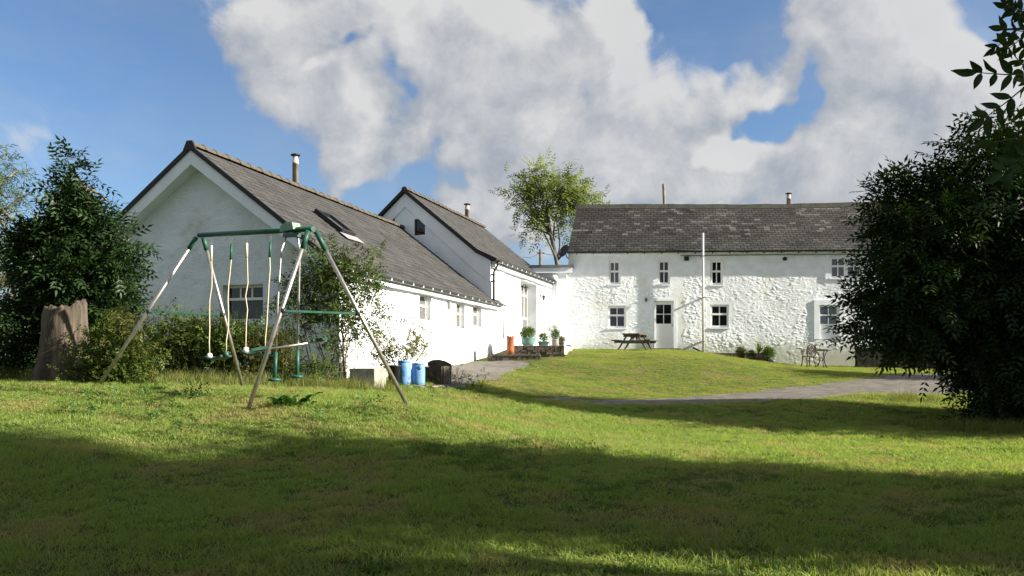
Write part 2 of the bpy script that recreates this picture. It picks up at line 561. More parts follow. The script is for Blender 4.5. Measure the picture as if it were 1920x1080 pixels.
q.put(b.inputs['Base Color'], c_)
b.inputs['Roughness'].default_value = 1.0
b.inputs['Specular IOR Level'].default_value = .1
ground = link('ground', arr_mesh('ground', np.stack([GX.ravel(), GY.ravel(), GZ.ravel()], 1), quads, True), GROUNDM)
ground['kind'] = 'structure'


def drape(name, poly, step, lift, m_, jag=.0):
    P = np.array(poly)
    ax = np.arange(P[:, 0].min(), P[:, 0].max() + step, step)
    ay = np.arange(P[:, 1].min(), P[:, 1].max() + step, step)
    X, Y = np.meshgrid(ax, ay)
    jx = X + jag * (smooth_noise(X, Y, .5, 5) - .5); jy = Y + jag * (smooth_noise(X, Y, .5, 6) - .5)
    ins = inside(poly, jx, jy)
    Z = height(X, Y) + lift
    n = X.shape
    ii = np.arange(n[0] * n[1]).reshape(n)
    f = np.stack([ii[:-1, :-1], ii[:-1, 1:], ii[1:, 1:], ii[1:, :-1]], -1)
    keep = ins[:-1, :-1] | ins[:-1, 1:] | ins[1:, 1:] | ins[1:, :-1]
    f = f[keep]
    u, inv = np.unique(f, return_inverse=True)
    o = link(name, arr_mesh(name, np.stack([X.ravel(), Y.ravel(), Z.ravel()], 1)[u], inv.reshape(-1, 4), True), m_)
    o['kind'] = 'structure'
    return o


drape('driveway', DRIVE, .07, .0, TARMAC, .5)
drape('tarmac_yard', TARM, .05, .0, TARMAC, .4)

# ------------------------------------------------------------------ building helpers
class Frame:
    """local frame of a building: x along its front, y to the back, z up from its base"""
    def __init__(s, x, y, zb, rot):
        s.o = Vector((x, y, zb)); s.rot = rot
        s.X = Vector((math.cos(rot), math.sin(rot), 0)); s.Y = Vector((-math.sin(rot), math.cos(rot), 0))
    def loc(s, p):
        d = Vector(p) - s.o
        return Vector((d.dot(s.X), d.dot(s.Y), d.z))
    def world(s, p): return s.o + s.X * p[0] + s.Y * p[1] + Vector((0, 0, p[2]))
    def hit(s, px, py, axis, c):
        """local point where a pixel's ray meets the plane local[axis] = c"""
        r = Vector(((px - CX) / F, 1.0, (HY - py) / F))
        n = s.X if axis == 0 else s.Y
        t = (s.o.dot(n) + c) / r.dot(n)
        return s.loc(r * t)
    def plane(s, px, py, p0, n):
        r = Vector(((px - CX) / F, 1.0, (HY - py) / F))
        P0 = s.world(p0)
        N = s.X * n[0] + s.Y * n[1] + Vector((0, 0, n[2]))
        return s.loc(r * (P0.dot(N) / r.dot(N)))


def FRONT(a, z, d): return (a, -d, z)          # d grows outwards
def SIDE(a, z, d): return (d, a, z)


def wall(root, name, m_, mp, a0, a1, z0, z1, ops=(), step=.25, disp=None, top=None, reveal=.18):
    A = set(np.round(np.linspace(a0, a1, max(2, int((a1 - a0) / step) + 1)), 4))
    Z = set(np.round(np.linspace(z0, z1, max(2, int((z1 - z0) / step) + 1)), 4))
    for (p, q_, r, t) in ops:
        A = {v for v in A if min(abs(v - p), abs(v - q_)) > step * .45 or v in (a0, a1)} | {round(p, 4), round(q_, 4)}
        Z = {v for v in Z if min(abs(v - r), abs(v - t)) > step * .45 or v in (z0, z1)} | {round(r, 4), round(t, 4)}
    A = np.array(sorted(A)); Z = np.array(sorted(Z))
    AA, ZZ = np.meshgrid(A, Z)
    D = disp(AA, ZZ) if disp else np.zeros_like(AA)
    if top: TT = top(AA); ZC = np.minimum(ZZ, TT)
    else: ZC = ZZ
    nz, na = AA.shape
    ii = np.arange(nz * na).reshape(nz, na)
    ca = (A[:-1] + A[1:]) / 2; cz = (Z[:-1] + Z[1:]) / 2
    CA, CZ = np.meshgrid(ca, cz)
    keep = np.ones(CA.shape, bool)
    for (p, q_, r, t) in ops: keep &= ~((CA > p) & (CA < q_) & (CZ > r) & (CZ < t))
    if top: keep &= ZC[:-1, :-1] < np.maximum(TT[:-1, :-1], TT[:-1, 1:]) - 1e-4
    f = np.stack([ii[:-1, :-1], ii[:-1, 1:], ii[1:, 1:], ii[1:, :-1]], -1)[keep]
    V = [mp(a, z, d) for a, z, d in zip(AA.ravel(), ZC.ravel(), D.ravel())]
    F_ = [tuple(x) for x in f]
    for (p, q_, r, t) in ops:
        for (s0, s1) in (((p, r), (q_, r)), ((q_, r), (q_, t)), ((q_, t), (p, t)), ((p, t), (p, r))):
            k = len(V)
            V += [mp(s0[0], s0[1], .0), mp(s1[0], s1[1], .0), mp(s1[0], s1[1], -reveal - .08), mp(s0[0], s0[1], -reveal - .08)]
            F_.append((k, k + 1, k + 2, k + 3))
    me = bpy.data.meshes.new(name)
    me.from_pydata(V, [], F_)
    me.polygons.foreach_set('use_smooth', [False] * len(F_))
    me.update()
    return link(name, me, m_, root)


def pbox(mb, mp, a0, a1, z0, z1, d0, d1):
    P = [mp(a0, z0, d0), mp(a1, z0, d0), mp(a1, z0, d1), mp(a0, z0, d1), mp(a0, z1, d0), mp(a1, z1, d0), mp(a1, z1, d1), mp(a0, z1, d1)]
    return mb.hexa(P)


def window(root, mp, a0, a1, z0, z1, rows, cols, r=.12, fw=.055, frame=UPVC, glass=GLASS, bar=.040, sill=None, name='window', sillw=.06):
    """rows: heights as shares from the top; cols: number of panes across per row"""
    mb = MB()
    d0, d1 = -r - .05, -r
    pbox(mb, mp, a0, a0 + fw, z0, z1, d0, d1)
    pbox(mb, mp, a1 - fw, a1, z0, z1, d0, d1)
    pbox(mb, mp, a0 + fw, a1 - fw, z0, z0 + fw, d0, d1)
    pbox(mb, mp, a0 + fw, a1 - fw, z1 - fw, z1, d0, d1)
    H = z1 - z0 - 2 * fw
    zt = z1 - fw
    panes = []
    for i, sh in enumerate(rows):
        zb = zt - H * sh
        n = cols[i]
        t2 = fw * .5 if i < len(rows) - 1 else 0
        t1 = fw * .5 if i > 0 else 0
        if t2: pbox(mb, mp, a0 + fw, a1 - fw, zb - t2, zb + t2, d0, d1 + .012)
        wd = (a1 - a0 - 2 * fw) / n
        for k in range(n):
            p, q_ = a0 + fw + k * wd, a0 + fw + (k + 1) * wd
            if k: pbox(mb, mp, p - bar / 2, p + bar / 2, zb + t2, zt - t1, d0, d1 - .008)
            panes.append((p + (bar / 2 if k else 0), q_ - (bar / 2 if k < n - 1 else 0), zb + t2, zt - t1))
        zt = zb
    o = mb.build(name, frame, root)
    for (p, q_, r0, r1) in panes:
        pb = MB()
        pbox(pb, mp, p, q_, r0, r1, d0 + .01, d0 + .022)
        pb.build('pane', glass, o)
    if sill:
        sb = MB()
        pbox(sb, mp, a0 - .05, a1 + .05, z0 - sillw, z0, -r, .05)
        sb.build('sill', sill, o)
    return o


FELT = mat('roof_felt', (.03, .03, .03), .9)


def roof_slope(root, prof, ncourse, sw, colour, thick=.10, under=FELT, lift=.0, wob=None, singles=None):
    """prof: list of (left, right) local points from the eave up to the ridge; slates laid in courses over it"""
    L = [Vector(p[0]) for p in prof]; R = [Vector(p[1]) for p in prof]
    cum = [0.0]
    for i in range(len(L) - 1): cum.append(cum[-1] + (L[i + 1] - L[i]).length)
    tot = cum[-1]
    def pt(u, v):
        s_ = v * tot
        i = 0
        while i < len(cum) - 2 and s_ > cum[i + 1]: i += 1
        t = (s_ - cum[i]) / (cum[i + 1] - cum[i])
        a = L[i].lerp(L[i + 1], t); b_ = R[i].lerp(R[i + 1], t)
        p = a.lerp(b_, u)
        if wob: p = p + Vector((0, 0, wob(u, v)))
        return p
    n = ((R[0] - L[0]).cross(L[-1] - L[0])).normalized()
    if n.z < 0: n = -n
    # deck under the slates
    mb = MB()
    cuts = sorted(set([c / tot for c in cum] + ([.25, .5, .75] if wob else [])))
    us = [k / 24 for k in range(25)] if wob else [0, 1]
    o_ = n * .02; dn = n * (-thick)
    for i in range(len(cuts) - 1):
        for k in range(len(us) - 1):
            a, b_, c_, d_ = pt(us[k], cuts[i]), pt(us[k + 1], cuts[i]), pt(us[k + 1], cuts[i + 1]), pt(us[k], cuts[i + 1])
            mb.hexa([a + dn, b_ + dn, c_ + dn, d_ + dn, a - o_, b_ - o_, c_ - o_, d_ - o_])
    roof = mb.build('roof', under, root)
    V, F_, C = [], [], []
    for j in range(ncourse):
        v0 = j / ncourse - .004; v1 = min((j + 1.25) / ncourse, 1.0)
        length = (pt(1, (j + .5) / ncourse) - pt(0, (j + .5) / ncourse)).length
        m_ = max(3, int(length / sw))
        edges = [0.0] + [min(max((k + (j % 2) * .5 + random.uniform(-.06, .06)) / m_, 0), 1) for k in range(1, m_)] + [1.0]
        if j % 2 == 0 and False: pass
        for k in range(len(edges) - 1):
            u0, u1 = edges[k] + .0006, edges[k + 1] - .0006
            if u1 - u0 < .002: continue
            dv = random.uniform(-.003, .003)
            h0 = .016 + random.uniform(0, .007); h1 = .002
            c_ = colour((u0 + u1) / 2, (j + .5) / ncourse)
            b0 = len(V)
            p = [pt(u0, max(v0 + dv, -.01)), pt(u1, max(v0 + dv, -.01)), pt(u1, v1), pt(u0, v1)]
            V += [p[0] + n * h0, p[1] + n * (h0 + random.uniform(-.002, .002)), p[2] + n * h1, p[3] + n * h1, p[0] + n * (h0 - .012), p[1] + n * (h0 - .012)]
            F_ += [(b0, b0 + 1, b0 + 2, b0 + 3), (b0 + 4, b0 + 5, b0 + 1, b0)]
            C += [c_] * 6
    # the little side faces are left to the neighbouring slates
    V = np.array([tuple(v) for v in V]); C = np.array(C)
    if singles:     # the slates that show largest are pieces of their own
        P = V.reshape(-1, 6, 3)
        score = np.array([singles(p) for p in P])
        pick = np.argsort(-score)[:300]
        f1 = np.array([(0, 1, 2, 3), (4, 5, 1, 0)])
        for i in pick:
            c0_ = P[i].mean(0)
            o = link('slate', arr_mesh('slate', P[i] - c0_, f1, False, C[i * 6:i * 6 + 6]), SLATE, roof)
            o.location = c0_
        rest = np.setdiff1d(np.arange(len(P)), pick)
        V = P[rest].reshape(-1, 3); C = C.reshape(-1, 6, 3)[rest].reshape(-1, 3)
        b_ = np.arange(len(rest))[:, None, None] * 6
        F_ = (f1[None] + b_).reshape(-1, 4)
    me = arr_mesh('slates', V, np.array(F_), False, C)
    o = link('slates', me, SLATE, roof)
    o['kind'] = 'stuff'
    return roof, pt, n


def ridge_tiles(roof, p0, p1, n, m_, r=.13, bump=True, vis=True):
    """half-round ridge tiles, each its own part, every second joint lifted into a small collar"""
    p0, p1 = Vector(p0), Vector(p1)
    d = (p1 - p0) / n
    dl = d.length
    mb = MB()
    N = 8
    prof = [(0, r), (dl * .80, r * .96), (dl * .84, r * 1.18), (dl * 1.0, r * 1.18)] if bump else [(0, r), (dl * 1.0, r * .98)]
    vs_, fs = [], []
    for (s_, rr) in prof:
        for k in range(N + 1):
            t = math.pi * (k / N) * 1.1 - math.pi * .05
            vs_.append((rr * math.cos(t), s_, rr * .85 * math.sin(t) - r * .35))
    for i in range(len(prof) - 1):
        for k in range(N): fs.append((i * (N + 1) + k, i * (N + 1) + k + 1, (i + 1) * (N + 1) + k + 1, (i + 1) * (N + 1) + k))
    fs.append(tuple(range(N + 1)))
    fs.append(tuple((len(prof) - 1) * (N + 1) + k for k in reversed(range(N + 1))))
    mb.add(vs_, fs)
    me = mb.mesh('ridge_tile')
    ang = math.atan2(-d.x, d.y)
    for i in range(n):
        o = link('ridge_tile', me, m_, roof)
        o.location = p0 + d * i
        o.rotation_euler = (math.atan2(d.z, math.hypot(d.x, d.y)) + random.uniform(-.02, .02), random.uniform(-.04, .04), ang)
        o.scale = (random.uniform(.93, 1.07),) * 3


def lantern(root, p, out, s=.3, m_=BLACK):
    """old carriage lamp on a bracket; out is its outward direction"""
    p, out = Vector(p), Vector(out)
    mb = MB()
    c_ = p + out * s * .45
    mb.box(p + Vector((0, 0, .0)) + out * .012, (.03 + abs(out.y) * .05, .03 + abs(out.x) * .05, s * .5))
    mb.tube([p + Vector((0, 0, -s * .1)), p + out * s * .2 + Vector((0, 0, s * .32)), c_ + Vector((0, 0, s * .42)), c_ + Vector((0, 0, s * .3))], .012, 6)
    mb.lathe([(s * .23, -.0), (s * .20, s * .06), (s * .05, s * .2), (.01, s * .3)], 6, c_ + Vector((0, 0, s * .02)))
    mb.lathe([(s * .08, -s * .44), (s * .1, -s * .40)], 6, c_)
    for k in range(6):
        t = k * math.pi / 3
        e = Vector((math.cos(t), math.sin(t), 0))
        mb.bar(c_ + e * s * .10 + Vector((0, 0, -s * .40)), c_ + e * s * .2 + Vector((0, 0, s * .02)), .010, .010)
    o = mb.build('lantern', m_, root)
    gb = MB().lathe([(s * .085, -s * .40), (s * .175, s * .015)], 6, c_)
    gb.build('lamp_glass', GLASS2, o)
    return o


# ================================================================== near barn
A1 = math.radians(-16.35)
B1 = Frame(-3.754, 17.35, -.62, A1)
barn = thing('barn', 'low white barn with a shadowed gable end and a skylight in its slate roof', 'barn', B1.o, A1)
Z1 = -.62
eave_z, ridge_z = 2.06 - Z1, 4.88 - Z1
RX, EX = -3.525, .22
LEN1 = 11.6
slope1 = (ridge_z - eave_z) / (EX - RX)


def top1(a): return ridge_z - .16 - np.abs(a - RX) * slope1


def rough_gable(A, Z): return (smooth_noise(A, Z, .12, 11) - .5) * .022 + (smooth_noise(A, Z, .5, 12) - .5) * .03


gw = [B1.hit(419, 535, 1, 0), B1.hit(493, 602, 1, 0)]
gop = (gw[0].x, gw[1].x, gw[1].z, gw[0].z)
wall(barn, 'gable_wall', ROUGHCAST, FRONT, -7.05, 0, -.6, ridge_z, [gop], .07, rough_gable, top1, .14)
g_ = window(barn, FRONT, *gop, (.36, .64), (3, 1), .12, .06, UPVC, GLASS, sill=RENDER, sillw=.08)
sops = []
for (xa, xb, yt, yb) in ((786, 807.5, 549, 602), (855.5, 871.5, 565, 616), (887, 903, 570, 613)):
    a, b_ = B1.hit(xa, yt, 0, 0), B1.hit(xb, yt, 0, 0)
    zt = B1.hit((xa + xb) / 2, (yt + 2), 0, 0).z; zb = B1.hit((xa + xb) / 2, yb, 0, 0).z
    sops.append((a.y, b_.y, zb, zt))
a = B1.hit(657, 616, 0, 0); b_ = B1.hit(671, 616, 0, 0)
low_op = (max(a.y, .25), b_.y, B1.hit(664, 638, 0, 0).z, a.z)
sops.append(low_op)


def rough_side(A, Z): return (smooth_noise(A, Z, .22, 21) - .5) * .03 + (smooth_noise(A, Z, .9, 22) - .5) * .05 + (smooth_noise(A, Z, .09, 23) - .5) * .010


wall(barn, 'side_wall', WHITEWASH, SIDE, 0, LEN1 + .4, -.6, eave_z + .1, sops, .09, rough_side, None, .16)
for i, op in enumerate(sops):
    window(barn, SIDE, *op, (.42, .58) if i < 3 else (1.0,), (1, 1) if i < 3 else (1,), .14, .06, UPVC, GLASS2, sill=RENDER if i < 3 else None)
mb = MB()
mb.add([(-7.05, 0, -.6), (-7.05, LEN1, -.6), (-7.05, LEN1, eave_z), (-7.05, 0, eave_z)], [(0, 1, 2, 3)])
mb.build('back_wall', ROUGHCAST, barn)


def barn_slate(u, v):
    k = .042 + random.gauss(0, .006) + .006 * (math.sin(u * 31 + v * 7) * .5)
    if random.random() < .012: k *= 1.45
    return (k * 1.0, k * 1.0, k * .985)


roof1, pt1, n1 = roof_slope(barn, [((EX, -.34, eave_z), (EX, LEN1, eave_z)), ((RX, -.34, ridge_z), (RX, LEN1, ridge_z))], 22, .26, barn_slate, singles=lambda p: -p[0, 1])
roof1b, _, n1b = roof_slope(barn, [((2 * RX - EX, -.34, eave_z), (2 * RX - EX, LEN1, eave_z)), ((RX, -.34, ridge_z), (RX, LEN1, ridge_z))], 22, .30, barn_slate)
ridge_tiles(roof1, (RX, -.36, ridge_z + .05), (RX, LEN1 - .05, ridge_z + .05), 27, RIDGE, .115)
# verge: black strip over a deep white bargeboard with its soffit
for sx in (1, -1):
    ex = RX + sx * (EX - RX)
    mb = MB().prism([(RX, ridge_z + .03), (ex, eave_z + .03), (ex, eave_z - .09), (RX, ridge_z - .09)], (.34, .385), FRONT)
    mb.build('verge_trim', BLACK, barn)
    mb = MB().prism([(RX, ridge_z - .09), (ex, eave_z - .09), (ex, eave_z - .20), (ex - sx * .12, eave_z - .26), (RX, ridge_z - .41)], (.315, .345), FRONT)
    mb.build('bargeboard', BOARD, barn)
    mb = MB().prism([(RX, ridge_z - .375), (ex - sx * .12, eave_z - .235), (ex - sx * .12, eave_z - .26), (RX, ridge_z - .40)], (-.02, .314), FRONT)
    mb.build('soffit', BOARD, barn)
mb = MB().prism([(RX - .17, ridge_z - .10), (RX + .17, ridge_z - .10), (RX + .07, ridge_z + .11), (RX - .07, ridge_z + .11)], (.345, .40), FRONT)
mb.build('ridge_end_cap', BLACK, barn)


def gutter(root, x, z, y0, y1, front=True, brackets=18):
    mb = MB()
    for k in range(6):
        t0, t1 = math.pi + k * math.pi / 6, math.pi + (k + 1) * math.pi / 6
        r = .068
        a = (x + r * math.cos(t0), y0, z + r * math.sin(t0)); b2 = (x + r * math.cos(t1), y0, z + r * math.sin(t1))
        mb.add([a, b2, (b2[0], y1, b2[2]), (a[0], y1, a[2])], [(0, 1, 2, 3)])
    o = mb.build('gutter', GUTTER, root)
    for i in range(brackets):
        y = y0 + (i + .5) * (y1 - y0) / brackets
        bb = MB().box((x + .035, y, z - .045), (.075, .03, .055))
        bb.build('bracket', BOARD, o)
    return o


gutter(barn, EX + .04, eave_z - .02, -.3, LEN1 - .1)
mb = MB().box((EX - .13, (LEN1 - .3) / 2, eave_z - .12), (.16, LEN1 - .1, .16))
mb.build('eaves_board', BOARD, barn)
# roof window, raised on its frame, with a pale lead apron under it
P0, NN = (EX, 0, eave_z + .05), (slope1 / math.hypot(1, slope1), 0, 1 / math.hypot(1, slope1))
sa, sb_ = B1.plane(597, 399, P0, NN), B1.plane(655, 441, P0, NN)
ymid = (sa.y + sb_.y) / 2
xlo, xhi = sb_.x, sa.x
def rp(x, y, h): return (x + NN[0] * h, y, eave_z + .03 + (EX - x) * slope1 + NN[2] * h)
y0, y1 = ymid - .36, ymid + .36
mb = MB()
for (xa, xb, ya, yb) in ((xhi, xlo, y0, y0 + .07), (xhi, xlo, y1 - .07, y1), (xhi, xhi + .08, y0 + .07, y1 - .07), (xlo - .08, xlo, y0 + .07, y1 - .07)):
    P = [rp(xa, ya, -.03), rp(xb, ya, -.03), rp(xb, yb, -.03), rp(xa, yb, -.03), rp(xa, ya, .11), rp(xb, ya, .11), rp(xb, yb, .11), rp(xa, yb, .11)]
    mb.hexa(P)
sk = mb.build('skylight', BLACK, barn)
pb = MB()
P = [rp(xhi + .08, y0 + .07, .05), rp(xlo - .08, y0 + .07, .05), rp(xlo - .08, y1 - .07, .05), rp(xhi + .08, y1 - .07, .05)]
P += [rp(xhi + .08, y0 + .07, .07), rp(xlo - .08, y0 + .07, .07), rp(xlo - .08, y1 - .07, .07), rp(xhi + .08, y1 - .07, .07)]
pb.hexa(P).build('pane', GLASS, sk)
pb = MB()
P = [rp(xlo + .015, y0 - .1, .03), rp(xlo + .24, y0 - .1, .03), rp(xlo + .24, y1 + .1, .03), rp(xlo + .015, y1 + .1, .03)]
P += [rp(xlo + .015, y0 - .1, .036), rp(xlo + .24, y0 - .1, .036), rp(xlo + .24, y1 + .1, .036), rp(xlo + .015, y1 + .1, .036)]
pb.hexa(P).build('flashing', mat('lead_flashing', (.24, .245, .25), .6), sk)


def flue(root, x, y, z0, z1, r=.09):
    mb = MB().lathe([(r, z0), (r, z1 - .30), (r * 1.06, z1 - .30), (r * 1.06, z1 - .24), (r, z1 - .24), (r, z1 - .16), (r * .8, z1 - .15), (r * .8, z1 - .06)], 14, (x, y, 0))
    o = mb.build('flue', STEEL, root)
    MB().lathe([(r * 1.55, z1 - .06), (r * 1.5, z1 - .03), (r * .3, z1)], 14, (x, y, 0)).build('cap', BLACK, o)
    MB().lathe([(r * 1.5, z0), (r * 1.05, z0 + .12)], 14, (x, y, 0)).build('collar', GUTTER, o)
    return o


fx = B1.hit(554, 350, 0, RX - .12)
flue(barn, RX - .12, fx.y, ridge_z - .35, ridge_z + .98, .085)
v_ = B1.hit(841, 572, 0, 0)
pbox(MB(), SIDE, v_.y - .06, v_.y + .06, v_.z - .12, v_.z + .1, 0.0, .06).build('wall_vent', GREYPOT, barn)
v_ = B1.hit(941, 610, 0, 0)

# ================================================================== second barn
A2 = math.radians(-17.4)
E2 = at(930, 486.5, 27.4)
_v = Vector((math.cos(A2), math.sin(A2), 0)); _u = Vector((-math.sin(A2), math.cos(A2), 0))
R2 = E2 - _v * .22 + _u * .10
B2 = Frame(R2.x, R2.y, -.1, A2)
tallbarn = thing('tall_barn', 'taller white barn with brown gable windows and a tall glazed door', 'barn', B2.o, A2)
SK = .12
LEN2 = 8.75


def sk(x): return -SK * x


def hit2(px, py):
    """pixel on the skewed gable plane, local y = -SK * x"""
    n = (SK / math.hypot(1, SK), 1 / math.hypot(1, SK), 0)
    return B2.plane(px, py, (0, 0, 0), n)


ap = hit2(760, 356)
kk = hit2(897, 470)
RX2, ridge2 = ap.x, ap.z
eave2 = B2.loc(E2).z
kx, kz = kk.x, kk.z
lx = 2 * RX2 - .22
lz = ridge2 - (ridge2 - kz) / (kx - RX2) * (RX2 - lx)


def top2(a):
    a = np.asarray(a)
    s1 = (ridge2 - kz) / (kx - RX2); s2 = (kz - eave2) / (.22 - kx)
    right = np.where(a < kx, ridge2 - (a - RX2) * s1, kz - (a - kx) * s2)
    return np.where(a < RX2, ridge2 - (RX2 - a) * s1, right) - .12


def SKEW(a, z, d): return (a, sk(a) - d, z)


def soft_gable(A, Z): return (smooth_noise(A, Z, .3, 31) - .5) * .02


wa, wb = hit2(777, 411), hit2(797, 440)
va, vb = hit2(720, 411), hit2(740, 440)
gops = [(wa.x, wb.x, wb.z, wa.z), (va.x, vb.x, vb.z, va.z)]
wall(tallbarn, 'gable_wall', RENDER, SKEW, lx + .25, 0, -.8, ridge2, gops, .10, soft_gable, top2, .1)
for op in gops: window(tallbarn, SKEW, *op, (1.0,), (1,), .03, .055, BROWNF, GLASS)
# raised plaster band under the verge
mb = MB().prism([(RX2, ridge2 - .10), (kx, kz - .10), (.0, eave2 - .02), (.0, eave2 - .75), (kx - .1, kz - .70), (RX2, ridge2 - .62)], (.0, .035), SKEW)
mb.build('verge_band', RENDER, tallbarn)
mb = MB().prism([(RX2 - .002, ridge2 - .10), (lx + .4, top2(lx + .4) + .02), (lx + .4, top2(lx + .4) - .5), (RX2 - .002, ridge2 - .62)], (.0, .035), SKEW)
mb.build('verge_band', RENDER, tallbarn)
dA, dB = B2.hit(976.5, 530, 0, 0), B2.hit(1006, 530, 0, 0)
zdt = B2.hit(991, 529, 0, 0).z
zdb = B2.hit(985, 641, 0, 0).z
dop = (dA.y, dB.y, zdb, zdt)
nA, nB = B2.hit(921.5, 580, 0, 0), B2.hit(930.5, 580, 0, 0)
nop = (max(.06, nA.y), max(nB.y, .4), B2.hit(926, 620, 0, 0).z, nA.z)


def rough2(A, Z): return (smooth_noise(A, Z, .22, 41) - .5) * .03 + (smooth_noise(A, Z, .8, 42) - .5) * .05


wall(tallbarn, 'side_wall', WHITEWASH, SIDE, 0, LEN2, -.8, eave2 + .1, [dop, nop], .10, rough2, None, .42)
window(tallbarn, SIDE, *nop, (.42, .58), (1, 1), .10, .055, UPVC, GLASS2, sill=RENDER)
# tall glazed door in its deep reveal: side light, door, fanlight
yA, yB = dop[0], dop[1]
ym = yA + (yB - yA) * .36
d_ = window(tallbarn, SIDE, yA, ym, zdb + .02, zdt, (.18, .52, .30), (1, 1, 1), .38, .06, UPVC, GLASS2, name='side_light')
d_ = window(tallbarn, SIDE, ym + .003, yB, zdb + .02, zdt, (.18, .42, .40), (3, 3, 2), .38, .08, UPVC, GLASS2, name='glazed_door')
hb = MB().box((-.36, ym + .1, zdb + 1.0), (.05, .03, .12)).build('handle', GALV, d_)
for (px, py) in ((977, 540), (1011, 557)):
    p = B2.hit(px, py, 0, 0)
    lantern(tallbarn, (.03, p.y, p.z), (1, 0, 0), .36)
mb = MB()
mb.add([(lx + .25, sk(lx), -.8), (lx + .25, LEN2 + 1, -.8), (lx + .25, LEN2 + 1, lz), (lx + .25, sk(lx), lz)], [(0, 1, 2, 3)])
mb.build('back_wall', ROUGHCAST, tallbarn)
mb = MB()
mb.add([(0, LEN2 - .01, -.8), (lx + .25, LEN2 - .01, -.8), (lx + .25, LEN2 - .01, lz - .1), (RX2, LEN2 - .01, ridge2 - .1), (0, LEN2 - .01, eave2)], [(0, 1, 2, 3, 4)])
mb.build('far_gable_wall', ROUGHCAST, tallbarn)
LE2 = LEN2 + .15


def fr(x): return sk(x) - .10


roof2, pt2, n2 = roof_slope(tallbarn, [((.22, fr(.22), eave2), (.22, LE2, eave2)), ((kx, fr(kx), kz), (kx, LE2, kz)), ((RX2, fr(RX2), ridge2), (RX2, LE2, ridge2))], 22, .28, barn_slate)
roof2b, _, _ = roof_slope(tallbarn, [((lx, fr(lx), lz), (lx, LE2, lz)), ((RX2, fr(RX2), ridge2), (RX2, LE2, ridge2))], 20, .32, barn_slate)
ridge_tiles(roof2, (RX2, fr(RX2), ridge2 + .05), (RX2, LE2, ridge2 + .05), 20, RIDGE, .115)
for poly in ([(RX2, ridge2 + .04), (kx, kz + .04), (.26, eave2 + .04), (.26, eave2 - .08), (kx, kz - .09), (RX2, ridge2 - .09)],
             [(RX2 - .003, ridge2 + .04), (RX2 - .003, ridge2 - .09), (lx, lz - .09), (lx, lz + .04)]):
    MB().prism(poly, (.10, .15), SKEW).build('verge_trim', BLACK, tallbarn)
gutter(tallbarn, .26, eave2 - .02, .0, LEN2 + .1, brackets=15)
mb = MB().box((.07, LEN2 / 2, eave2 - .14), (.14, LEN2 - .1, .2)).build('eaves_board', BOARD, tallbarn)
mb = MB()
zlow = B2.loc(at(927, 567, 27.6)).z
mb.tube([(.25, .05, eave2 - .03), (.25, .05, eave2 - .14), (.09, .05, eave2 - .42), (.09, .05, zlow - .05)], .042, 8)
dp = mb.build('downpipe', DOWNP, tallbarn)
for zz in (eave2 - .5, (eave2 + zlow) / 2): MB().box((.06, .05, zz), (.12, .12, .05)).build('pipe_clip', BLACK, dp)
fx2 = B2.hit(876, 411, 0, RX2 - .1)
flue(tallbarn, RX2 - .1, fx2.y, ridge2 - .3, ridge2 + .78, .10)
p = B2.hit(941.5, 600, 0, 0); p2 = B2.hit(941.5, 629, 0, 0)
MB().tube([(.05, p.y, p.z), (.05, p.y, p2.z - .1)], .03, 6).build('waste_pipe', GREYPOT, tallbarn)
wp = B2.hit(974, 643, 0, 0)
MB().lathe([(.16, -.25), (.12, -.1), (.09, 0)], 10, (.1, wp.y, wp.z)).build('pipe_shoe', RENDER, tallbarn)

# ================================================================== farmhouse
A3 = math.radians(-3.0)
H3 = Frame(2.47, 35.0, .38, A3)
house = thing('farmhouse', 'long two storey farmhouse of whitewashed rubble under a mottled slate roof', 'farmhouse', H3.o, A3)
eave3 = H3.hit(1070, 474, 1, 0).z
HL, HD = 17.5, 6.1
ridge3 = 7.38 - .38
sk3 = .54


def hp(px, py): return H3.hit(px, py, 1, 0)


def rect(xa, xb, yt, yb):
    a, b2 = hp(xa, (yt + yb) / 2), hp(xb, (yt + yb) / 2)
    xm = (xa + xb) / 2
    return (a.x, b2.x, hp(xm, yb).z, hp(xm, yt).z)


UP = [rect(1141.5, 1163.5, 489, 533), rect(1234, 1256.5, 488, 533), rect(1332.5, 1355.5, 488, 534)]
UP4 = rect(1557, 1616, 482, 521)
LOW1 = rect(1140.5, 1174, 574, 615)
DOOR = rect(1227, 1263, 564, 653)
LOW3 = rect(1332, 1367, 571, 614)
LOW4 = rect(1536, 1574, 572, 636)
OPS = UP + [UP4, LOW1, DOOR, LOW3, LOW4]

# rubble: flattened stones with a domed face, rougher in some places than in others
ns = 7500
sx_ = rng.uniform(-.3, HL + .3, ns); sz_ = rng.uniform(-1.2, 5.2, ns)
sh_ = rng.uniform(.2, 1.0, ns); tx_ = rng.normal(0, .16, ns); tz_ = rng.normal(0, .16, ns)


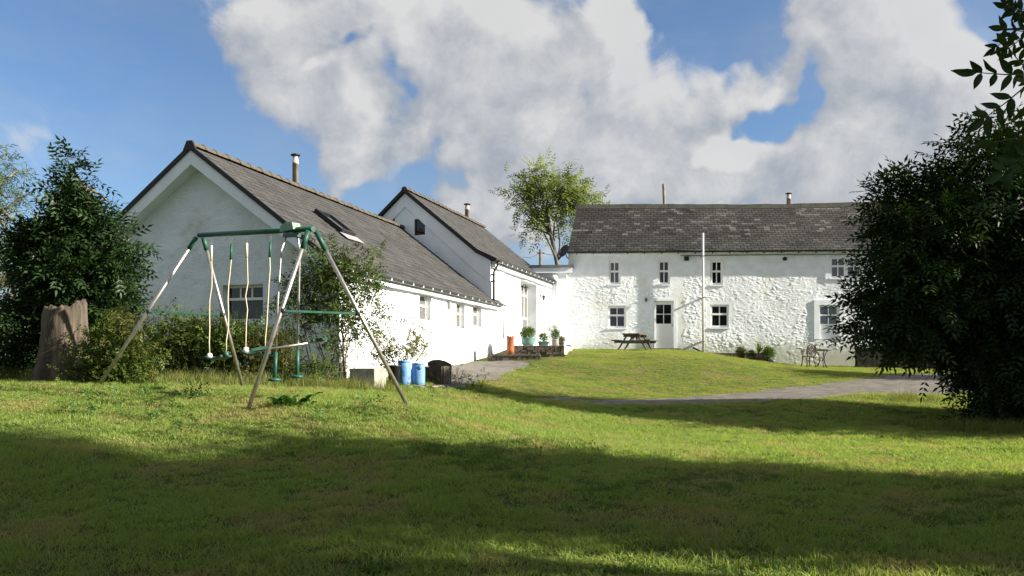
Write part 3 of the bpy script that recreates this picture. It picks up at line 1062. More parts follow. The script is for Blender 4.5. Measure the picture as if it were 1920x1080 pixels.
def rubble(A, Z):
    sh = A.shape
    a = (A + .10 * (smooth_noise(A, Z, .35, 53) - .5) + .04 * (smooth_noise(A, Z, .1, 54) - .5)).ravel()
    z = (Z + .10 * (smooth_noise(A, Z, .4, 55) - .5) + .04 * (smooth_noise(A, Z, .1, 56) - .5)).ravel()
    out = np.empty(a.size)
    order = np.argsort(sx_)
    for i in range(0, a.size, 4000):
        aa, zz = a[i:i + 4000], z[i:i + 4000]
        d = np.sqrt((aa[:, None] - sx_[None]) ** 2 + ((zz[:, None] - sz_[None]) * 2.2) ** 2)
        j = np.argpartition(d, 1, axis=1)[:, :2]
        dd = np.take_along_axis(d, j, 1)
        sw_ = dd[:, 0] > dd[:, 1]
        n0 = np.where(sw_, j[:, 1], j[:, 0])
        d0_, d1_ = dd.min(1), dd.max(1)
        edge = np.clip((d1_ - d0_) / .09, 0, 1)
        edge = edge * edge * (3 - 2 * edge)
        tilt = (aa - sx_[n0]) * tx_[n0] + (zz - sz_[n0]) * tz_[n0]
        out[i:i + 4000] = edge * (.004 + .013 * sh_[n0] + tilt * .55)
    out = out.reshape(sh)
    msk = np.clip((smooth_noise(A, Z, 1.7, 57) * .6 + smooth_noise(A, Z, .7, 58) * .4 - .30) / .26, .48, 1)
    msk = msk * np.clip((eave3 - .85 - Z + .25 * (smooth_noise(A, Z, .6, 59) - .5)) / .22, .22, 1)
    for (p, q_, r, t) in OPS:
        e = np.maximum(np.maximum(p - A, A - q_), np.maximum(r - Z, Z - t))
        e = e + .10 * (smooth_noise(A, Z, .3, 60) - .5)
        msk = msk * np.clip((e - .10) / .12, 0.0, 1)
    # smooth rendered strips beside the door and an old blocked doorway
    for (xa, xb, yt, yb) in ((1258, 1279, 505, 652), (1545, 1606, 655, 690)):
        p, q_, r, t = rect(xa, xb, yt, yb)
        e = np.maximum(np.maximum(p - A, A - q_), np.maximum(r - Z, Z - t)) + .12 * (smooth_noise(A, Z, .35, 61) - .5)
        msk = msk * np.clip(e / .12, .08, 1)
    return out * msk + (smooth_noise(A, Z, 1.1, 62) - .5) * .035


wall(house, 'front_wall', WHITEWASH, FRONT, 0, HL, -1.1, eave3 + .1, OPS, .036, rubble, None, .13)
mb = MB()
g1 = sk3 * 2
mb.add([(0, 0, -1), (g1, HD, -1), (g1, HD, eave3), (sk3, HD / 2, ridge3 - .1), (0, 0, eave3)], [(0, 1, 2, 3, 4)])
mb.build('gable_wall', WHITEWASH, house)
mb = MB()
mb.add([(HL, 0, -1), (HL, HD, -1), (HL, HD, eave3), (HL, HD / 2, ridge3 - .1), (HL, 0, eave3)], [(0, 1, 2, 3, 4)])
mb.build('gable_wall', WHITEWASH, house)
mb = MB()
mb.add([(g1, HD, -1), (HL, HD, -1), (HL, HD, eave3), (g1, HD, eave3)], [(0, 1, 2, 3)])
mb.build('back_wall', WHITEWASH, house)
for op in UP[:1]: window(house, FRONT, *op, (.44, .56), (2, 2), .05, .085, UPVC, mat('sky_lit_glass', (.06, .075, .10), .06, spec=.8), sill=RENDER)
for op in UP[1:]: window(house, FRONT, *op, (.44, .56), (2, 2), .05, .085, UPVC, GLASS, sill=RENDER)
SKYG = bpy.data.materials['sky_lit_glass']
um = (UP4[0] + UP4[1]) / 2
window(house, FRONT, UP4[0], um, UP4[2], UP4[3], (.42, .58), (2, 2), .04, .08, UPVC, SKYG, sill=RENDER)
window(house, FRONT, um + .003, UP4[1], UP4[2], UP4[3], (.42, .58), (2, 2), .04, .08, UPVC, SKYG, sill=RENDER)
window(house, FRONT, *LOW1, (.40, .60), (2, 2), .05, .085, UPVC, SKYG, sill=RENDER)
window(house, FRONT, *LOW3, (.40, .60), (2, 2), .05, .085, UPVC, GLASS, sill=RENDER)
a0, a1, z0, z1 = LOW4
window(house, FRONT, a0, a1, z0 + (z1 - z0) * .40, z1, (.48, .52), (2, 2), .10, .075, UPVC, SKYG)
mb = MB(); pbox(mb, FRONT, a0, a1, z0, z0 + (z1 - z0) * .40 - .002, -.15, -.09); mb.build('window_panel', UPVC, house)
# smooth raised surround of that window
mb = MB()
for r_ in ((a0 - .22, a0, z0, z1 + .22), (a1, a1 + .22, z0, z1 + .22), (a0, a1, z1, z1 + .22)): pbox(mb, FRONT, *r_, -.02, .04)
mb.build('window_surround', RENDER, house)
a0, a1, z0, z1 = UP4
mb = MB()
for r_ in ((a0 - .22, a0, z0 - .07, z1 + .1), (a1, a1 + .22, z0 - .07, z1 + .1)): pbox(mb, FRONT, *r_, -.02, .035)
mb.build('window_surround', RENDER, house)
# half glazed door
a0, a1, z0, z1 = DOOR
mb = MB()
zg = z0 + (z1 - z0) * .52
for (p, q_, r, t) in ((a0, a0 + .09, z0, z1), (a1 - .09, a1, z0, z1), (a0 + .09, a1 - .09, z1 - .16, z1), (a0 + .09, a1 - .09, z0, zg)): pbox(mb, FRONT, p, q_, r, t, -.15, -.10)
pbox(mb, FRONT, a0 + .18, a1 - .18, z0 + .15, zg - .15, -.10, -.09)
dm = (a0 + a1) / 2; zmm = (zg + z1 - .16) / 2
pbox(mb, FRONT, dm - .015, dm + .015, zg, z1 - .16, -.14, -.105)
pbox(mb, FRONT, a0 + .09, dm - .015, zmm - .015, zmm + .015, -.14, -.105)
pbox(mb, FRONT, dm + .015, a1 - .09, zmm - .015, zmm + .015, -.14, -.105)
door = mb.build('door', UPVC, house)
for (p, q_) in ((a0 + .09, dm - .015), (dm + .015, a1 - .09)):
    for (r, t) in ((zg, zmm - .015), (zmm + .015, z1 - .16)):
        pb = MB(); pbox(pb, FRONT, p, q_, r, t, -.135, -.125); pb.build('pane', GLASS, door)
MB().box((a1 - .05, .085, z0 + 1.0), (.03, .03, .14)).build('handle', GALV, door)
mb = MB()
pbox(mb, FRONT, a0 - .13, a0 - .0, z0, z1 + .12, -.02, .03); pbox(mb, FRONT, a1, a1 + .13, z0, z1 + .12, -.02, .03); pbox(mb, FRONT, a0, a1, z1, z1 + .12, -.02, .03)
mb.build('door_surround', RENDER, house)
mb = MB(); pbox(mb, FRONT, a0 - .1, a1 + .25, z0 - .22, z0 - .005, 0, .35); mb.build('doorstep', STONE, house)


def house_slate(u, v):
    x = u * 17
    k = .047 + random.gauss(0, .010)
    patch = smooth_noise(np.array([x]), np.array([v * 4]), .9, 71)[0]
    k += (patch - .5) * .024
    up = smooth_noise(np.array([x]), np.array([v * 9]), .45, 72)[0]
    if v > .32 and random.random() < .03 + max(0, up - .52) * 1.25: k = random.uniform(.085, .135)
    elif random.random() < .03: k = random.uniform(.07, .10)
    if x < 1.6 and v > .68: k = .038 + random.gauss(0, .004)
    if 8.3 < x < 9.8 and v > .60: k = .046 + random.gauss(0, .006)
    return (k * 1.02, k * .99, k * .93)


def sag(u, v): return -.05 * math.sin(math.pi * u) * v + .02 * math.sin(u * 9) * v + .006 * math.sin(u * 53)


RXE = HL + .1
roof3, pt3, n3 = roof_slope(house, [((-.06, -.2, eave3 + .02), (RXE, -.2, eave3 + .02)), ((sk3 - .06, HD / 2, ridge3), (RXE, HD / 2, ridge3))], 21, .30, house_slate, wob=sag, singles=lambda p: np.linalg.norm(p[1] - p[0]) - (9 if p[0, 0] > 12.2 else 0))
roof_slope(house, [((g1 - .06, HD + .2, eave3 + .02), (RXE, HD + .2, eave3 + .02)), ((sk3 - .06, HD / 2, ridge3), (RXE, HD / 2, ridge3))], 16, .5, house_slate, wob=sag)
# cement ridge in lengths
nr = 34
me_r = None
for i in range(nr):
    u0, u1 = i / nr, (i + 1) / nr
    a = pt3(u0, 1) + Vector((0, 0, .03)); b2 = pt3(u1, 1) + Vector((0, 0, .03))
    mb = MB()
    h = .085 + random.uniform(-.006, .01)
    for p, q_ in ((a, b2),):
        P = [p + Vector((0, -.17, -.13)), q_ + Vector((0, -.17, -.13)), q_ + Vector((0, .17, -.13)), p + Vector((0, .17, -.13)),
             p + Vector((.004, -.10, h)), q_ + Vector((-.004, -.10, h)), q_ + Vector((-.004, .10, h)), p + Vector((.004, .10, h))]
        mb.hexa(P)
    mb.build('ridge_tile', RIDGE2, roof3)
mb = MB()
for k in range(6):
    t0, t1 = math.pi + k * math.pi / 6, math.pi + (k + 1) * math.pi / 6
    r = .06
    mb.add([(-.02, -.26 + r * math.cos(t0), eave3 + .0 + r * math.sin(t0)), (RXE, -.26 + r * math.cos(t0), eave3 + r * math.sin(t0)),
            (RXE, -.26 + r * math.cos(t1), eave3 + r * math.sin(t1)), (-.02, -.26 + r * math.cos(t1), eave3 + r * math.sin(t1))], [(0, 1, 2, 3)])
gt = mb.build('gutter', GUTTER, house)
for i in range(24): MB().box((.35 + i * .73, -.2, eave3 - .075), (.035, .13, .04)).build('bracket', BLACK, gt)
MB().box((HL / 2, -.09, eave3 - .03), (HL - .1, .17, .12)).build('eaves_board', BOARD, house)
vt = H3.hit(1318, 437, 1, -.33); vb_ = H3.hit(1318.6, 657, 1, -.33)
pp = MB().tube([(vt.x, -.33, vt.z), (vb_.x, -.33, vb_.z - .2)], .048, 10)
pp = pp.build('vent_pipe', mat('grey_pvc_pipe', (.50, .50, .48), .5), house)
for py in (480, 558, 640):
    c_ = H3.hit(1318.3, py, 1, -.33)
    MB().box((c_.x, -.19, c_.z), (.13, .4, .04)).build('pipe_clip', GALV, pp)
MB().tube([(vb_.x - .4, -.12, vb_.z + .12), (vb_.x - .15, -.3, vb_.z - .02), (vb_.x - .03, -.33, vb_.z - .08)], .04, 8).build('waste_branch', GUTTER, pp)
c_ = hp(1287, 485); pbox(MB(), FRONT, c_.x - .10, c_.x + .10, c_.z - .09, c_.z + .09, .0, .07).build('wall_vent', BLACK, house)
c_ = hp(1471, 485.5)
MB().tube([(c_.x, .05, c_.z), (c_.x, -.09, c_.z)], .085, 14).build('wall_vent', BLACK, house)
c_ = hp(1300, 480)
MB().tube([(hp(1275, 480).x, -.045, eave3 - .17), (hp(1420, 480).x, -.045, eave3 - .15), (hp(1640, 480).x, -.045, eave3 - .17)], .014, 5).build('cable', BLACK, house)
l_ = hp(1211, 562)
lantern(house, (l_.x, -.03, l_.z), (0, -1, 0), .26, IRON)
fx3 = H3.hit(1479, 384, 1, HD / 2 + .1)
flue(house, fx3.x, HD / 2 + .12, ridge3 - .2, ridge3 + .62, .10)
# satellite dish on the corner
sd = MB()
c0 = H3.loc(at(1058, 471, 34.75))
axis = Vector((-.62, -.62, .38)).normalized()
t1_ = axis.cross(Vector((0, 0, 1))).normalized(); t2_ = t1_.cross(axis)
vs_, fs = [], []
for i in range(6):
    r = .27 * i / 5
    for k in range(18):
        t = 2 * math.pi * k / 18
        vs_.append(c0 + t1_ * r * math.cos(t) + t2_ * r * 1.12 * math.sin(t) + axis * (r * r * .9 - .03))
for i in range(5):
    for k in range(18): fs.append((i * 18 + k, i * 18 + (k + 1) % 18, (i + 1) * 18 + (k + 1) % 18, (i + 1) * 18 + k))
sd.add(vs_, fs, True)
dsh = sd.build('satellite_dish', DISH, house)
MB().tube([c0 + axis * -.03, c0 + Vector((.12, .12, -.25)), (.03, .12, c0.z - .30)], .022, 6).build('arm', DISH, dsh)
MB().tube([c0 - t2_ * .26, c0 + axis * .36 - t2_ * .06], .012, 6).build('feed_arm', DISH, dsh)

# ================================================================== flat roofed link
KL = Frame(1.10, 35.075, .38, A3)
lnk = thing('link_building', 'narrow flat roofed white link wedged between the tall barn and the farmhouse', 'building', KL.o, A3)
zr = KL.hit(1040, 503, 1, 0).z


def rough3(A, Z): return rubble(A + 9.3, np.minimum(Z, 2.4)) * .9


wall(lnk, 'front_wall', WHITEWASH, FRONT, -1.6, 1.55, -1, zr - .02, [], .045, rough3)
MB().box((-.15, 1.4, zr + .075), (3.5, 3.2, .10)).build('flat_roof', mat('felt_roof', (.12, .125, .13), .8, (.17, .17, .17), 5), lnk)
MB().box((-.15, -.12, zr - .10), (3.4, .05, .24)).build('fascia', BOARD, lnk)
MB().box((-.15, -.045, zr - .21), (3.4, .10, .02)).build('soffit', BOARD, lnk)
MB().tube([(1.30, -.09, zr - .22), (1.30, -.09, -.05)], .035, 8).build('downpipe', UPVC, lnk)
MB().add([(-1.6, .05, -1), (-1.6, 3, -1), (-1.6, 3, zr), (-1.6, .05, zr)], [(0, 1, 2, 3)]).build('side_wall', WHITEWASH, lnk)
MB().add([(-1.6, 3, -1), (1.55, 3, -1), (1.55, 3, zr), (-1.6, 3, zr)], [(0, 1, 2, 3)]).build('back_wall', WHITEWASH, lnk)
c_ = KL.hit(1041, 612, 1, 0)
mb = MB().lathe([(.14, -.05), (.13, .0), (.05, .07)], 12, (c_.x, -.14, c_.z)).tube([(c_.x, 0, c_.z + .03), (c_.x, -.14, c_.z + .05)], .015, 6)
mb.build('wall_lamp', GREYPOT, lnk)
c_ = KL.hit(1038, 522, 1, 0)
MB().lathe([(.16, -.12), (.17, .02), (.12, .1), (.04, .13)], 14, (c_.x + .02, -.16, c_.z)).build('bulkhead_lamp', UPVC, lnk)

# ================================================================== foliage helpers
def norm(a): return a / (np.linalg.norm(a, axis=-1, keepdims=True) + 1e-9)


def frames(fwd, up=None, roll=None):
    """rotation matrices whose x axis is fwd"""
    fwd = norm(fwd)
    n = len(fwd)
    up = np.tile(np.array([0, 0, 1.0]), (n, 1)) if up is None else up
    y = norm(np.cross(up, fwd) + 1e-6)
    z = np.cross(fwd, y)
    if roll is not None:
        c, s_ = np.cos(roll)[:, None], np.sin(roll)[:, None]
        y, z = y * c + z * s_, z * c - y * s_
    return np.stack([fwd, y, z], -1)


def scatter(bv, bf, R, T, sc):
    V = np.einsum('nij,vj->nvi', R, bv) * sc[:, None, None] + T[:, None, :]
    k = len(bv)
    Fc = (bf[None] + (np.arange(len(T)) * k)[:, None, None]).reshape(-1, bf.shape[1])
    return V.reshape(-1, 3), Fc


def leaflet(L, W, o=(0, 0, 0), ang=0.0, fold=.25, droop=.15):
    """folded leaf blade of 4 triangles in the xy plane"""
    p = np.array([(0, 0, 0), (L * .38, W / 2, fold * W / 2), (L * .45, 0, 0), (L * .38, -W / 2, fold * W / 2), (L, 0, -droop * L)], float)
    p[:, 2] -= droop * (p[:, 0] / L) ** 2 * L * .3
    c, s_ = math.cos(ang), math.sin(ang)
    p[:, :2] = p[:, :2] @ np.array([[c, s_], [-s_, c]])
    return p + np.array(o), np.array([(0, 2, 1), (2, 4, 1), (0, 3, 2), (2, 3, 4)])


def pinnate(n=3, L=.30, l=.10, wd=.038):
    V, Fc = [], []
    b = 0
    for i in range(n):
        x = L * (.28 + .55 * i / max(1, n - 1))
        for sgn in (1, -1):
            v, f = leaflet(l, wd, (x, 0, -.12 * x * x / L), sgn * 1.05)
            V.append(v); Fc.append(f + b); b += 5
    v, f = leaflet(l * 1.1, wd, (L, 0, -.12 * L), 0)
    V.append(v); Fc.append(f + b); b += 5
    r = np.array([(0, .003, 0), (0, -.003, 0), (L, 0, -.12 * L)])
    V.append(r); Fc.append(np.array([(b, b + 1, b + 2)]))
    return np.concatenate(V), np.concatenate(Fc)


def simple_spray(n=5, L=.16, l=.07, wd=.035):
    V, Fc = [], []
    for i in range(n):
        x = L * (i + .3) / n
        v, f = leaflet(l, wd, (x, 0, 0), (1 if i % 2 else -1) * .8 * (1 - i / n * .6))
        V.append(v); Fc.append(f + 5 * i)
    return np.concatenate(V), np.concatenate(Fc)


def sample_lobes(lobes, n, bias=.45, gap=.0, gs=.7, seed=1):
    """points and outward directions inside a union of ellipsoids (cx, cy, cz, rx, ry, rz)"""
    Lb = np.array(lobes, float)
    vol = np.prod(Lb[:, 3:], 1) ** .8
    out_p, out_d = [], []
    need = n
    while need > 0:
        k = rng.choice(len(Lb), need * 2, p=vol / vol.sum())
        d = norm(rng.normal(size=(need * 2, 3)))
        r = rng.random(need * 2) ** bias
        p = Lb[k, :3] + d * r[:, None] * Lb[k, 3:]
        if gap > 0:
            nv = smooth_noise(p[:, 0] + p[:, 2] * .37, p[:, 1] * .6 + p[:, 2], gs, seed)
            ok = nv > gap * (.5 + .5 * rng.random(len(p)))
            p, d = p[ok], d[ok]
        p, d = p[:need], d[:need]
        out_p.append(p); out_d.append(d)
        need -= len(p)
    return np.concatenate(out_p), np.concatenate(out_d)


def crown_mesh(name, lobes, nclump, per, base, size, droop=.35, gap=.3, gs=.7, seed=1, bias=.45, spread=.16, up=0.0, shoots=0, shoot_len=.5):
    p, d = sample_lobes(lobes, nclump, bias, gap, gs, seed)
    P = np.repeat(p, per, 0) + rng.normal(size=(nclump * per, 3)) * spread
    D = np.repeat(d, per, 0) * .8 + rng.normal(size=(nclump * per, 3)) * .6
    D[:, 2] += -droop * rng.random(len(D)) + up
    if shoots:      # leafy shoots standing out of the mass, so the outline is ragged
        Lb = np.array(lobes)
        k = rng.integers(0, len(Lb), shoots)
        dd = norm(rng.normal(size=(shoots, 3)) + np.array([-.2, -.2, .35]))
        p0 = Lb[k, :3] + dd * Lb[k, 3:] * .95
        for t in np.linspace(.1, 1, 6):
            q_ = p0 + dd * shoot_len * t + np.array([0, 0, -.25 * shoot_len]) * t * t
            P = np.concatenate([P, q_]); D = np.concatenate([D, dd + rng.normal(size=(shoots, 3)) * .75 + np.array([0, 0, -.25])])
    R = frames(D, roll=rng.normal(0, .6, len(D)))
    V, Fc = scatter(base[0], base[1], R, P, size * rng.uniform(.7, 1.25, len(P)))
    return arr_mesh(name, V, Fc), p


def limb(mb, p, q_, r0, r1, n=6, sagd=.12, seg=4):
    p, q_ = Vector(p), Vector(q_)
    L = (q_ - p).length
    pts, rad = [], []
    off = Vector((random.uniform(-1, 1), random.uniform(-1, 1), random.uniform(0, 1))) * L * sagd
    for i in range(seg + 1):
        t = i / seg
        pts.append(p.lerp(q_, t) + off * math.sin(math.pi * t) + Vector((random.uniform(-1, 1), random.uniform(-1, 1), 0)) * L * .012)
        rad.append(r0 + (r1 - r0) * t)
    mb.tube(pts, rad, n, cap=True)
    return pts


def tree(name, label, cat, base, trunk, lobes, nclump, per, leaf, size, lm, group=None, tr=.12, droop=.35, gap=.3, gs=.7, seed=1, bias=.45, spread=.16, twigs=60, crotch=.5, bark=BARK, up=0.0, shoots=0, shoot_len=.5):
    """trunk: list of local points; lobes local; leaves fill the lobes, limbs reach each lobe"""
    root = thing(name, label, cat, base, 0, group)
    mb = MB()
    n = len(trunk)
    mb.tube(trunk, [tr * (1.25 if i == 0 else 1 - .55 * i / n) for i in range(n)], 9)
    top = Vector(trunk[-1])
    lp = []
    for lb in lobes:
        t = max(1, min(n - 1, int(crotch * n + random.random() * (1 - crotch) * n)))
        lp.append(limb(mb, trunk[t], Vector(lb[:3]), tr * .45, tr * .14, 6))
    me, cp = crown_mesh('crown', lobes, nclump, per, leaf, size, droop, gap, gs, seed, bias, spread, up, shoots, shoot_len)
    ends = [p for pts in lp for p in pts[2:]]
    for i in rng.choice(len(cp), min(twigs, len(cp)), replace=False):
        c_ = Vector(cp[i])
        e = min(ends, key=lambda v: (v - c_).length)
        limb(mb, e, c_, tr * .10 + .004, .004, 4, .1, 3)
    mb.build('trunk', bark, root)
    link('crown', me, lm, root)
    return root


PIN7 = pinnate(3, .30, .115, .042)
PINS = pinnate(2, .14, .07, .028)
SPRAY = simple_spray(5, .18, .075, .036)
WILLOW = simple_spray(6, .22, .10, .018)

# ================================================================== grass
def tuft(n, h, wd, spread, lean, seed):
    r = np.random.default_rng(seed)
    V, Fc = [], []
    for i in range(n):
        a = r.uniform(0, 2 * math.pi); rad = spread * math.sqrt(r.random())
        bx, by = rad * math.cos(a), rad * math.sin(a)
        hh = h * r.uniform(.45, 1.15); ww = wd * r.uniform(.7, 1.3)
        f = r.uniform(0, 2 * math.pi)
        dx, dy = math.cos(f), math.sin(f)
        la = r.uniform(0, 2 * math.pi); l = lean * r.uniform(.2, 1.2) * hh
        lx_, ly_ = math.cos(la) * l, math.sin(la) * l
        b = len(V)
        V += [(bx - dx * ww / 2, by - dy * ww / 2, -.01), (bx + dx * ww / 2, by + dy * ww / 2, -.01),
              (bx + lx_ * .3 - dx * ww * .4, by + ly_ * .3 - dy * ww * .4, hh * .55), (bx + lx_ * .3 + dx * ww * .4, by + ly_ * .3 + dy * ww * .4, hh * .55),
              (bx + lx_, by + ly_, hh * .95)]
        Fc += [(b, b + 1, b + 3), (b, b + 3, b + 2), (b + 2, b + 3, b + 4)]
    return np.array(V), np.array(Fc)


def gn_scatter(name, pts, rot, scl, which, sources, label):
    me = bpy.data.meshes.new(name)
    me.vertices.add(len(pts))
    me.vertices.foreach_set('co', np.asarray(pts, np.float32).ravel())
    a = me.attributes.new('rot', 'FLOAT_VECTOR', 'POINT'); a.data.foreach_set('vector', np.asarray(rot, np.float32).ravel())
    a = me.attributes.new('scl', 'FLOAT_VECTOR', 'POINT'); a.data.foreach_set('vector', np.asarray(scl, np.float32).ravel())
    a = me.attributes.new('which', 'INT', 'POINT'); a.data.foreach_set('value', np.asarray(which, np.int32))
    me.update()
    o = link(name, me, None)
    g = bpy.data.node_groups.new(name + '_nodes', 'GeometryNodeTree')
    g.interface.new_socket('Geometry', in_out='INPUT', socket_type='NodeSocketGeometry')
    g.interface.new_socket('Geometry', in_out='OUTPUT', socket_type='NodeSocketGeometry')
    gi = g.nodes.new('NodeGroupInput'); go = g.nodes.new('NodeGroupOutput')
    j = g.nodes.new('GeometryNodeGeometryToInstance')
    for s_ in reversed(sources):
        oi = g.nodes.new('GeometryNodeObjectInfo'); oi.inputs['Object'].default_value = s_
        oi.inputs['As Instance'].default_value = False
        g.links.new(oi.outputs['Geometry'], j.inputs[0])
    ip = g.nodes.new('GeometryNodeInstanceOnPoints')
    ip.inputs['Pick Instance'].default_value = True
    g.links.new(gi.outputs[0], ip.inputs['Points'])
    g.links.new(j.outputs[0], ip.inputs['Instance'])
    for nm, ty, sock in (('which', 'INT', 'Instance Index'), ('rot', 'FLOAT_VECTOR', 'Rotation'), ('scl', 'FLOAT_VECTOR', 'Scale')):
        na_ = g.nodes.new('GeometryNodeInputNamedAttribute'); na_.data_type = ty; na_.inputs[0].default_value = nm
        g.links.new(na_.outputs[0], ip.inputs[sock])
    g.links.new(ip.outputs[0], go.inputs[0])
    md = o.modifiers.new('scatter', 'NODES'); md.node_group = g
    tag(o, label, 'grass', None, 'stuff')
    return o


def source(name, base, m_):
    me = arr_mesh(name, base[0], base[1]); me.materials.append(m_)
    return bpy.data.objects.new(name, me)


TUFTS = [source('grass_tuft', tuft(40, .068, .0058, .11, 1.25, 100 + i), GRASS) for i in range(6)]
TUFTS += [source('long_grass_tuft', tuft(34, .115, .006, .10, .8, 200 + i), GRASS) for i in range(3)]
TUFTS += [source('mown_tuft', tuft(40, .06, .006, .12, 1.3, 250 + i), GRASS_MOWN) for i in range(3)]
TUFTS += [source('clover_tuft', tuft(30, .05, .014, .11, 1.2, 270 + i), LEAF_CLOVER) for i in range(2)]
b1p = [(B1.world((a_, b_, 0)).x, B1.world((a_, b_, 0)).y) for a_, b_ in ((-7.1, -.02), (.03, -.02), (.03, LEN1), (-7.1, LEN1))]
b2p = [(B2.world((a_, b_, 0)).x, B2.world((a_, b_, 0)).y) for a_, b_ in ((lx, .5), (.03, 0), (.03, LEN2), (lx, LEN2))]
h3p = [(H3.world((a_, b_, 0)).x, H3.world((a_, b_, 0)).y) for a_, b_ in ((-3, -.0), (HL, -.0), (HL, HD), (-3, HD))]
TERR = [(-.75, 25.5), (.9, 25.2), (1.72, 26.9), (2.1, 31), (2.35, 35), (.0, 36)]   # paved terrace by the tall barn


def grass_points(n, y0, y1):
    """random points, denser towards the camera, inside the view and a margin"""
    y = y0 + (y1 - y0) * rng.random(n) ** 1.0
    half = y * .72 + 1.2
    x = (rng.random(n) * 2 - 1) * half
    return x, y


X_, Y_ = [], []
for (y0, y1, dens_) in ((3.2, 7, 150), (7, 11, 120), (11, 16, 90), (16, 23, 75), (23, 35.0, 60)):
    area = ((y0 + y1) / 2 * .72 + 1.2) * 2 * (y1 - y0)
    n = int(area * dens_)
    y = y0 + (y1 - y0) * rng.random(n)
    half = (y0 + y1) / 2 * .72 + 1.2
    X_.append((rng.random(n) * 2 - 1) * half); Y_.append(y)
X_, Y_ = np.concatenate(X_), np.concatenate(Y_)
X_, Y_ = np.concatenate([X_, rng.uniform(-14, 14, 2500)]), np.concatenate([Y_, rng.uniform(-1, 3.2, 2500)])
ok = ~(inside(b1p, X_, Y_) | inside(b2p, X_, Y_) | inside(h3p, X_, Y_) | inside(TERR, X_, Y_))
jx = X_ + .5 * (smooth_noise(X_, Y_, .5, 5) - .5); jy = Y_ + .5 * (smooth_noise(X_, Y_, .5, 6) - .5)
ok &= ~(inside(DRIVE, jx, jy) | inside(TARM, jx, jy))
ok &= ~((Y_ > 35.2) & (X_ > 1))
X_, Y_ = X_[ok], Y_[ok]
Zg = height(X_, Y_) + (smooth_noise(X_, Y_, 1.3, 1) - .5) * .05 + (smooth_noise(X_, Y_, .45, 2) - .5) * .02
npt = len(X_)
lush = smooth_noise(X_, Y_, 1.1, 81) * .6 + smooth_noise(X_, Y_, .35, 82) * .4
sc_ = .34 + .48 * lush
# mown lawn in front of the house is shorter
mown = np.clip((Y_ - 17.0) / 1.5, 0, 1)
sc_ *= 1 - .40 * mown
which = rng.integers(0, 6, npt)
longm = (lush > .66) & (rng.random(npt) < .16) & (mown < .5)
which[longm] = rng.integers(6, 9, longm.sum())
mw = mown > rng.random(npt)
which[mw] = rng.integers(9, 12, mw.sum())
clov = (smooth_noise(X_, Y_, .8, 85) > .74) & (rng.random(npt) < .45) & (mown < .5)
which[clov] = rng.integers(12, 14, clov.sum())
wide = 1 + .35 * np.clip((Y_ - 9) / 12, 0, 1)
rot = np.stack([rng.normal(0, .12, npt), rng.normal(0, .12, npt), rng.random(npt) * 6.28], 1)
gn_scatter('grass', np.stack([X_, Y_, Zg], 1), rot, np.stack([wide, wide, sc_ * rng.uniform(.8, 1.2, npt)], 1), which, TUFTS,
           'short sunlit lawn grass spread over the whole ground')

# rough tall grass along the barn foot and under the right hand tree
TALL = [source('tall_tuft', tuft(26, .27, .006, .13, .6, 300 + i), GRASS_TALL) for i in range(4)]
tp = []
for (px, d, s_, k) in ((640, 14.4, 1.3, 100), (690, 14.7, .6, 30), (560, 14.2, 1.4, 60), (300, 13.6, 2.0, 110), (60, 13.3, 1.6, 80), (440, 13.9, 1.0, 60), (1880, 14.0, 1.0, 90), (1790, 14.4, .9, 50), (1700, 19.0, 1.2, 40), (200, 13.2, 1.0, 40)):
    c_ = at(px, 700, d)
    for _ in range(k):
        tp.append((c_.x + random.gauss(0, s_ * .5), c_.y + random.gauss(0, .35)))
tp = np.array(tp)
tz = height(tp[:, 0], tp[:, 1])
nt_ = len(tp)
sc2 = rng.uniform(.4, 1.1, nt_)
gn_scatter('tall_grass', np.c_[tp, tz], np.stack([rng.normal(0, .1, nt_), rng.normal(0, .1, nt_), rng.random(nt_) * 6.28], 1), np.stack([sc2 * .9, sc2 * .9, sc2], 1), rng.integers(0, 4, nt_), TALL,
           'tall uncut grass and seed stalks along the barn foot')

# ================================================================== trees and bushes
def gl(x, y): return Vector((x, y, hz(x, y)))


def px_lobes(base, d, items, dy=1.0, shrink=0):
    """lobes from photograph spots: (px, py, radius in px[, depth offset, flattening])"""
    out = []
    for it in items:
        p = at(it[0], it[1], d + (it[3] if len(it) > 3 else 0)) - base
        r = max(it[2] - shrink, it[2] * .35) * d / F
        fl = it[4] if len(it) > 4 else .85
        out.append((p.x, p.y, p.z, r, r * dy, r * fl))
    return out


bE = gl(9.1, 15.4)
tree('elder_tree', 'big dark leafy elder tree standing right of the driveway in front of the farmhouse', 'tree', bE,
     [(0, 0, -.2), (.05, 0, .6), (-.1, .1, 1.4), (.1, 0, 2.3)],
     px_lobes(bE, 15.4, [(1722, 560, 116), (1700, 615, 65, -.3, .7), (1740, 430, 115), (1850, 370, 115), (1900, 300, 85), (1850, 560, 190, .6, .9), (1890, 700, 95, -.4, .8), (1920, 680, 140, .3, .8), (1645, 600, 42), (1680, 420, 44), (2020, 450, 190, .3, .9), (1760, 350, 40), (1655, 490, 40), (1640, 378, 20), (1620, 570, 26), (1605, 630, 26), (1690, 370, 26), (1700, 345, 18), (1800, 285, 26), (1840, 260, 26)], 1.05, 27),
     3000, 5, PIN7, 1.15, LEAF_ELDER, tr=.16, gap=.2, gs=.5, seed=91, bias=.42, spread=.2, twigs=220, droop=.5, shoots=170, shoot_len=.32)

